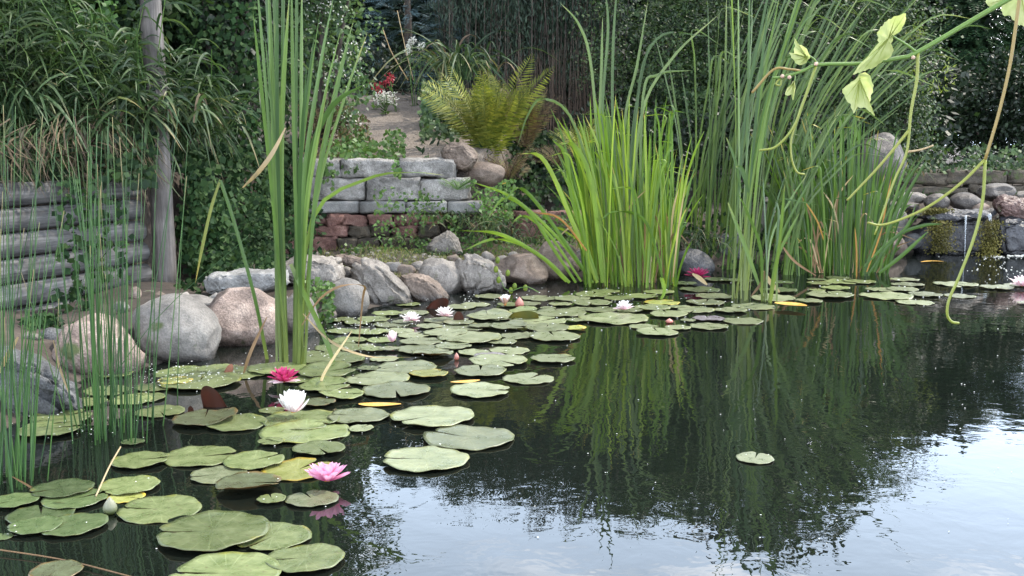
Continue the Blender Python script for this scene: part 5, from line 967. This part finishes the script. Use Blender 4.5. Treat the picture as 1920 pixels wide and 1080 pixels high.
# ornamental grass and dry grass over the log wall
def grassclump(label, px, py, D, n, length, mat, seed, spread=.35, width=.012, droop=.7, name='grass_clump', cat='grass clump', group='grass clumps', dry=None, z=None):
    rr = rng(seed); c = Wp(px, py, D); e = plant(name, label, cat, c, group); mb = MB(); md = MB()
    for i in range(n):
        a = rr.uniform(0, 6.28); L_ = length*rr.uniform(.5, 1.15); B = c+np.array([rr.normal()*spread*.35, rr.normal()*.08, 0]); out_ = np.array([math.cos(a), math.sin(a)*.6-.25, 0])*rr.uniform(.3, 1.1)
        mid = B+out_*L_*.35+np.array([0, 0, L_*.55]); Tp = B+out_*L_*.85+np.array([0, 0, L_*(.75-droop*rr.uniform(.5, 1.6))])
        tgt = md if (dry and rr.random() < dry) else mb; s_ = rr.normal(size=3); s_[2] = 0; ribbon(tgt, bez(B, mid, Tp, 9), width*rr.uniform(.6, 1.3), s_+np.array([1e-3, 0, 0]), .3)
    mb.build('blades', M[mat], e)
    if md.n: md.build('dry_blades', M['drygrass'], e)
    settle(e); return e
for i, (px, py, D, n, L_, dr, lab) in enumerate([(40, 215, 6.3, 130, .62, .25, 'arching grass clump at the left edge above the logs'), (135, 270, 6.4, 120, .6, .35, 'arching grass clump above the middle of the logs'), (215, 245, 6.6, 120, .55, .5, 'browning grass clump left of the post'), (300, 230, 6.55, 90, .5, .4, 'grass tuft wrapped round the post'), (365, 250, 7.0, 90, .6, .3, 'drooping grass tuft right of the post'), (10, 90, 6.8, 90, .8, .1, 'tall grass clump in the top left corner'), (130, 120, 7.0, 70, .6, .1, 'grass clump high in the left thicket'), (215, 100, 7.0, 50, .6, .1, 'pale grass clump high left of the post')]):
    grassclump(lab, px, py, D, n, L_, 'grass', 1000+i, dry=dr*.45, width=.017, droop=.8)
# bamboo like plants with long hanging leaves above the logs
M['bamboo'] = leafmat('bamboo_leaves', [(.02, .05, .018), (.04, .085, .028), (.07, .13, .04), (.12, .18, .07)], .5, .3)
for i, (px, py, D, lab) in enumerate([(15, 245, 6.35, 'long leaved bamboo like plant at the left edge'), (95, 235, 6.5, 'long leaved bamboo like plant above the first logs'), (175, 250, 6.55, 'long leaved bamboo like plant in mid thicket'), (245, 240, 6.6, 'long leaved bamboo like plant touching the post'), (345, 260, 6.95, 'long leaved bamboo like plant right of the post')]):
    rr = rng(1300+i); c = Wp(px, py, D); e = plant('bamboo', lab, 'bamboo', c, 'bamboo like plants'); ml = MB(); ms_ = MB()
    for k in range(15):
        B = c+np.array([rr.normal()*.12, rr.normal()*.08, -.05]); hh = rr.uniform(.45, 1.15)*(.6 if i == 4 else 1); T_ = B+np.array([rr.normal()*.22, -.1+rr.normal()*.1, hh]); path = crpath([B, (B+T_)/2+np.array([0, .04, .05]), T_], 10); tube(ms_, path, .0035, 4, False)
        for q in range(26):
            s = rr.uniform(.15, 1); P_ = B+(T_-B)*s; a = rr.uniform(0, 6.28); L_ = rr.uniform(.12, .26); o_ = np.array([math.cos(a), math.sin(a)*.8-.25, 0]); ribbon(ml, bez(P_, P_+o_*L_*.5+np.array([0, 0, L_*.25]), P_+o_*L_+np.array([0, 0, -L_*rr.uniform(.1, .7)]), 6), rr.uniform(.01, .018), rr.normal(size=3), .25, lambda t: np.sin(np.pi*np.clip(t*.93+.05, 0, 1))**.7)
    ml.build('leaves', M['bamboo'], e); ms_.build('stems', M['weed'], e); settle(e)
# hanging dead grass over the top log
for i, (x0, x1, lab) in enumerate([(-20, 110, 'dead brown grass hanging over the left of the top log'), (110, 210, 'dead brown grass hanging over the middle of top log'), (205, 285, 'dead brown grass hanging beside the post')]):
    rr = rng(1050+i); mb = MB()
    for k in range(100):
        px = rr.uniform(x0, x1); D = 5.55+(px/285)*.95; B = Wp(px, rr.uniform(215, 310), D+.2); Tp = Wp(px+rr.normal()*38, rr.uniform(270, 385), D-.03+rr.normal()*.04); mid = (B+Tp)/2+np.array([rr.normal()*.06, -.12, .0+.1*rr.random()]); ribbon(mb, bez(B, mid, Tp, 7), .008*rr.uniform(.6, 1.4), rr.normal(size=3)*np.array([1, 1, 0])+np.array([1e-3, 0, 0]), .3)
    tag(mb.build('dead_grass', M['drygrass']), lab, 'dead grass', 'dead grass over the log wall')
# white flowering shrub
M['blossom'] = plain('white_blossom', (.7, .68, .62), .6, (.5, .5, .42), 40, trans=.3)
def blossoms(e, Pc, rr):
    mb = MB(); sel = Pc[(Pc[:, 1] < np.median(Pc[:, 1])) & (Pc[:, 0] > np.percentile(Pc[:, 0], 45))]
    sel = sel[rr.random(len(sel)) < .75]; P = np.repeat(sel, 16, 0)+rr.normal(size=(len(sel)*16, 3))*.06+np.array([0, -.05, .02]); cards(mb, P, rr.normal(size=P.shape), rr.normal(size=P.shape)+np.array([0, -1, 1.]), .022, .02, .1); mb.build('blossoms', M['blossom'], e, False)
shrub('flowering_shrub', 'pale leaved shrub with white blossom behind near cattails', 'shrub', 592, 10.0, .95, .62, .5, 3.7, 380, 34, .055, 'paleshrub', 20, extra=blossoms, trunk=6, sig=.08)
shrub('dense_shrub', 'dark shrub left behind the white flowering shrub', 'shrub', 480, 9.3, .8, .45, .4, 3.6, 250, 34, .06, 'shrub', 21, trunk=4)
bank_cards('fallen yellow and brown foliage under the flowering shrub', 'bracken', [(565, 660, 195, 290, 9.3, 10.2, .8), (640, 700, 215, 270, 9.6, 10.2, .3)], 900, .05, 'fernbrown', 22, .1, cat='bracken', lw=.35)
# blue spruces
conifer('blue_spruce', 'dark blue spruce at the top centre behind the path', 770, 14.2, 1.3, 1.05, 2.3, 620, .5, 'spruce', 30, 14, .05, .25, lw=.5)
conifer('blue_spruce', 'second small blue spruce left of the fern', 835, 12.6, 1.2, .5, 1.2, 220, .35, 'spruce', 31, 12, .04, .2, lw=.5)
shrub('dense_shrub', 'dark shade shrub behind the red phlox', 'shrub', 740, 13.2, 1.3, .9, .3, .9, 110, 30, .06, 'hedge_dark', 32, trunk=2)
# phlox and daisies
M['redfl'] = plain('red_flowers', (.42, .035, .05), .5, (.3, .02, .04), 60); 
def flowerplant(label, px, py, D, hh, fcol, seed, nfl=3, r=.05, name='phlox', cat='flowers'):
    rr = rng(seed); c = Wp(px, py, D); c[2] -= hh; e = plant(name, label, cat, c, 'flowering plants by the path'); ms_ = MB(); ml = MB()
    for i in range(nfl):
        top = c+np.array([rr.normal()*.06, rr.normal()*.05, hh*rr.uniform(.8, 1.1)]); tube(ms_, crpath([c, (c+top)/2+rr.normal(size=3)*.01, top], 5), .004, 5); P = top+rr.normal(size=(60, 3))*r*.5; mf = MB(); cards(mf, P, P-top, rr.normal(size=P.shape), .022, .02, .1); mf.build('bloom', M[fcol], e, False)
        Pl = c+(top-c)*rr.random((14, 1)); cards(ml, Pl, rr.normal(size=Pl.shape)*np.array([1, 1, .3])+np.array([0, 0, .2]), np.array([[0, 0, 1.]])+rr.normal(size=Pl.shape)*.3, .08, .025)
    ms_.build('stems', M['weed'], e); ml.build('leaves', M['weed'], e, False); settle(e)
flowerplant('red phlox at the top of the path, right one', 744, 152, 11.8, .42, 'redfl', 40, 2, .035); flowerplant('red phlox at the top of the path, left one', 724, 158, 11.8, .4, 'redfl', 41, 1, .035)
flowerplant('small white flowers at the path top below red phlox', 722, 180, 11.6, .2, 'blossom', 42, 4, .05, 'daisy'); flowerplant('small reddish flowers left of the phlox', 700, 150, 11.9, .4, 'redfl', 43, 2, .035)
flowerplant('white seed heads on tall stems before the spruce', 775, 75, 12.2, .9, 'blossom', 44, 4, .03, 'seed_heads')
bank_cards('plants scattered along the left of the path', 'border_plants', [(640, 700, 170, 250, 10.2, 12.0, .5)], 320, .05, 'weed', 446, .1, cat='plants')
bank_cards('green leafy plants along the right of the path', 'border_plants', [(790, 860, 150, 260, 10.2, 11.8, 1)], 800, .06, 'paleshrub', 45, .1, cat='plants')
# bare pale stems before spruce
mb = MB(); tube(mb, crpath([Wp(765, 150, 11.7), Wp(735, 100, 11.7), Wp(718, 55, 11.7)], 8), .006, 5); tube(mb, crpath([Wp(775, 150, 11.9), Wp(760, 90, 11.9), Wp(745, 20, 11.9)], 8), .005, 5); tag(mb.build('bare_stem', M['dryleaf']), 'pale bare stems leaning before the blue spruce', 'stems')
# reed grass left of hedge
grassclump('tall reed grass clump above the fern', 858, 150, 11.2, 100, 1.0, 'grass', 1100, width=.022, droop=.6, dry=.05)
# yew-like upright hedge: upright needled stems
def hedge(label, x0, x1, D, z0, h, n, seed, mat='yew'):
    rr = rng(seed); X0 = (x0-960)/F*D; X1 = (x1-960)/F*D; c = np.array([(X0+X1)/2, D, z0]); e = plant('upright_hedge', label, 'hedge', c); mb = MB(); ms_ = MB()
    for i in range(n):
        B = np.array([rr.uniform(X0, X1), D+rr.uniform(-.35, .35), z0]); hh = h*rr.uniform(.75, 1.05); T_ = B+np.array([rr.normal()*.08, rr.normal()*.06, hh]); tube(ms_, [B, (B+T_)/2, T_], [.006, .005, .002], 4, False); m_ = 110; s = rr.random(m_)**.6; s = .22+.78*s
        P = B+(T_-B)*s[:, None]+rr.normal(size=(m_, 3))*np.array([.05, .05, .03]); L_ = .075*rr.uniform(.5, 1.3, m_); cards(mb, P, rr.normal(size=(m_, 3))*.35+np.array([0, 0, .9]), rr.normal(size=(m_, 3)), L_, L_*.22, .1)
    mb.build('crown', M[mat], e, False); ms_.build('stems', M['bark'], e); settle(e)
hedge('tall dark upright hedge of fine stems, left part', 835, 985, 12.6, 1.1, 2.25, 120, 50); hedge('tall dark upright hedge of fine stems, right part', 980, 1155, 12.5, 1.0, 2.45, 130, 51)
# dead brown stems under it
rr = rng(52); mb = MB()
for i in range(150):
    B = Wp(rr.uniform(945, 1110), rr.uniform(230, 270), 11.9+rr.uniform(-.2, .2)); T_ = B+np.array([rr.normal()*.05, 0, rr.uniform(.3, 1.0)]); tube(mb, [B, T_], [.005, .002], 3, False)
tag(mb.build('dead_stems', M['deadstem']), 'thin dead brown stems standing before the upright hedge', 'dead stems', None, 'stuff')
# ferns
def fern(label, px, py, D, n, L_, mat, seed, lf=.10, name='fern', pairs=34, out=.55, droop=.3, width=1.0):
    rr = rng(seed); c = Wp(px, py, D); e = plant(name, label, 'fern', c, 'ferns'); 
    for i in range(n):
        a = i/n*6.28+rr.normal()*.2; ln_ = L_*rr.uniform(.65, 1.1); dr = np.array([math.cos(a)*out*rr.uniform(.4, 1.3), math.sin(a)*out*.7, 1.0]); mb = MB(); up_ = np.array([-math.cos(a), -math.sin(a)*.6-.9, .35])
        frondset(mb, c+np.array([rr.normal()*.03, 0, 0]), dr, up_, ln_, pairs, lf*rr.uniform(.8, 1.1), rr, droop*rr.uniform(.5, 1.2), .12, 1.0); tube(mb, c+nrm(dr)*ln_*np.linspace(0, .95, 6)[:, None]+np.array([0, 0, -1.])*droop*ln_*.8*(np.linspace(0, .95, 6)**2)[:, None], .003, 4, False); mb.build('frond', M[mat], e, False)
    settle(e)
fern('large yellow green fern above the tan stones', 915, 292, 9.9, 26, 1.2, 'fern', 60, .17, pairs=36, out=.55)
fern('dry brownish fern right of the yellow green fern', 985, 275, 10.0, 16, .75, 'fernbrown', 61, .09)
fern('small fern below the large tan stone', 858, 355, 8.75, 7, .2, 'weed', 62, .05, pairs=16, out=1.2); fern('low brown fern at the edge of undergrowth', 955, 335, 9.5, 14, .42, 'fernbrown', 63, .07, out=1.0, pairs=22)
fern('low fern behind the left iris clump', 1085, 290, 9.4, 12, .5, 'fern', 64, .07, out=.8, pairs=24); fern('brown fern low beside the undergrowth', 1045, 310, 9.7, 12, .4, 'fernbrown', 65, .06, out=1.0, pairs=20)
fern('small brownish fern behind the near cattails', 600, 240, 9.7, 12, .45, 'fernbrown', 66, .07, out=.9, pairs=22); 
bank_cards('dull green leaves around the base of ferns', 'undergrowth', [(820, 1000, 215, 320, 10.1, 10.8, 1)], 1500, .05, 'shrub', 67, .12, cat='undergrowth')
# layered shrubs to the right
shrub('layered_shrub', 'wide layered small leaved shrub behind the cattails', 'shrub', 1265, 11.6, .5, .95, .7, 3.0, 460, 52, .04, 'smallleaf', 70, flat=.6, sig=.1, trunk=5, lw=.7, group='shrubs behind the pond')
shrub('layered_shrub', 'dark small leaved shrub behind the far cattail tops', 'shrub', 1475, 12.0, .5, .85, .6, 3.4, 420, 48, .04, 'smallleaf', 71, flat=.5, sig=.1, trunk=5, lw=.7, group='shrubs behind the pond')
shrub('layered_shrub', 'dark shrub with light tipped twigs behind the vine', 'shrub', 1640, 11.6, .5, .65, .5, 2.6, 390, 48, .04, 'smallleaf', 72, flat=.5, sig=.09, trunk=5, lw=.7, group='shrubs behind the pond')
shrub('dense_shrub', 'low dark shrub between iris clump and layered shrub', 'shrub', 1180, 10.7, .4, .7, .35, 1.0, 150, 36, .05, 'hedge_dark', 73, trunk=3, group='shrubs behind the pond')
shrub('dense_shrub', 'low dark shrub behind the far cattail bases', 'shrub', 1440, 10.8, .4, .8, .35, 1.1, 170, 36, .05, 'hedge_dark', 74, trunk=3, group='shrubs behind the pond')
conifer('feathery_conifer', 'feathery green conifer at right behind the waterfall', 1800, 17.5, 1.0, 1.3, 2.7, 2100, .6, 'thuja', 80, 12, .085, .5, power=.45, lw=.35)
conifer('feathery_conifer', 'second feathery conifer at the right edge', 1960, 17.0, 1.0, 1.25, 2.5, 1900, .6, 'thuja', 81, 12, .085, .5, power=.45, lw=.35)
conifer('feathery_conifer', 'conifer beyond the right picture edge', 2160, 17.0, .9, 1.1, 2.2, 500, .6, 'thuja', 82, 10, .09, .5, power=.5, lw=.35)
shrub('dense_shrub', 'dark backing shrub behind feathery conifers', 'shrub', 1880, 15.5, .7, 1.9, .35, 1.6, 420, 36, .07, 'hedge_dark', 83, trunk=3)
# yellow tipped twigs
bank_cards('lime green twig tips in front of the right shrub', 'twig_tips', [(1690, 1730, 40, 70, 11.2, 11.3, .4), (1700, 1790, 105, 170, 11.2, 11.3, .6)], 260, .05, 'yellowleaf', 84, .05, cat='twigs', lw=.3)
# lawn patch, sedges and weeds on the bank
rr = rng(90); mb = MB(); n = 5200; P = []
while len(P) < n:
    px = rr.uniform(600, 1130); py = rr.uniform(440, 520); c = G(px, py, .14)
    d_ = polydist(np.array([c[0]]), np.array([c[1]]), POND)[0]
    if d_ < -.12 and c[1] < 8.75+(.5 if px > 900 else 0) and noise.noise(Vector((c[0]*4, c[1]*4, 0))) > -.25: c[2] = hz(c[0], c[1]); P.append(c)
P = np.array(P); L_ = .035*rr.uniform(.5, 1.6, n); cards(mb, P, rr.normal(size=(n, 3))*.45+np.array([0, 0, .9]), rr.normal(size=(n, 3)), L_, .005, .3); tag(mb.build('short_grass', M['lawn'], None, False), 'short yellowish grass on the bank before the stone wall', 'grass', None, 'stuff')
rr = rng(91); mb = MB(); P = []
while len(P) < 9000:
    x = rr.uniform(-7, 8); y_ = rr.uniform(7, 17); z = hz(x, y_) if len(P) % 1 == 0 else 0
    if z > .16 and not (-1.7 < x+.1*(y_-9) < -.75 and 9 < y_ < 13): P.append((x, y_, z))
P = np.array(P); n = len(P); cards(mb, P, rr.normal(size=(n, 3))*.7+np.array([0, 0, .8]), rr.normal(size=(n, 3))+np.array([0, 0, 1.]), .07*rr.uniform(.5, 1.4, n), .03, .3); tag(mb.build('undergrowth_cover', M['shrub'], None, False), 'mixed low undergrowth covering the soil under the shrubs', 'undergrowth', None, 'stuff')
for i, (px, py, D, n, L_, lab) in enumerate([(890, 425, 8.8, 70, .3, 'sedge tuft at right end of the stone wall'), (825, 415, 8.7, 50, .26, 'small grass tuft before the thin slab course'), (935, 440, 8.7, 60, .3, 'sedge tuft before the overgrown low wall'), (1000, 455, 8.5, 45, .24, 'grass tuft behind the brownish boulder'), (770, 455, 8.55, 40, .16, 'little grass tuft at the foot of the red wall'), (820, 480, 8.2, 40, .14, 'short tuft beside the pale pointed stone'), (1300, 470, 8.6, 60, .5, 'dark grass tuft between iris clump and cattails'), (1700, 330, 10.7, 50, .35, 'grass tuft by the standing stone')]):
    grassclump(lab, px, py, D, n, L_, 'grass', 1200+i, width=.009, droop=.6, dry=.15)
bank_cards('mixed low weeds on the bank right of stone wall', 'weeds', [(840, 1080, 400, 480, 8.6, 9.2, .7), (660, 860, 462, 490, 8.3, 8.6, .25), (885, 965, 335, 410, 8.85, 9.1, .35)], 1700, .032, 'weed', 95, .1, cat='weeds')
e = plant('yellow_flower', 'tiny yellow flower below the low tan stone', 'flower', Wp(945, 350, 9.2)); mb = MB(); q = Wp(945, 344, 9.2); cards(mb, np.repeat(q[None], 12, 0), rng(1).normal(size=(12, 3))*np.array([1, .3, .5]), np.tile([0, -1., .2], (12, 1)), .022, .012); mb.build('petals', plain('yellow_petals', (.7, .4, .02), .5), e, False); mb = MB(); tube(mb, [Wp(945, 375, 9.2), q], .002, 4); mb.build('stem', M['weed'], e); settle(e)
# twig with pods by the boulders
e = plant('willow_twig', 'thin twig with green pods over the water by boulders', 'twig', Wp(945, 540, 7.2)); mb = MB(); tube(mb, crpath([Wp(930, 500, 7.2), Wp(950, 545, 7.1), Wp(985, 537, 7.1), Wp(1010, 548, 7.1)], 8), .003, 4); mb.build('stem', M['weed'], e); V, R = ICO2
for (a, b) in [(933, 488), (930, 505), (952, 512), (935, 525), (958, 545), (985, 540), (965, 537)]: mb = MB(); mb.add(V*np.array([.016, .012, .024])+Wp(a, b, 7.13), None, R); mb.build('pod', M['yellowleaf'], e)
settle(e)
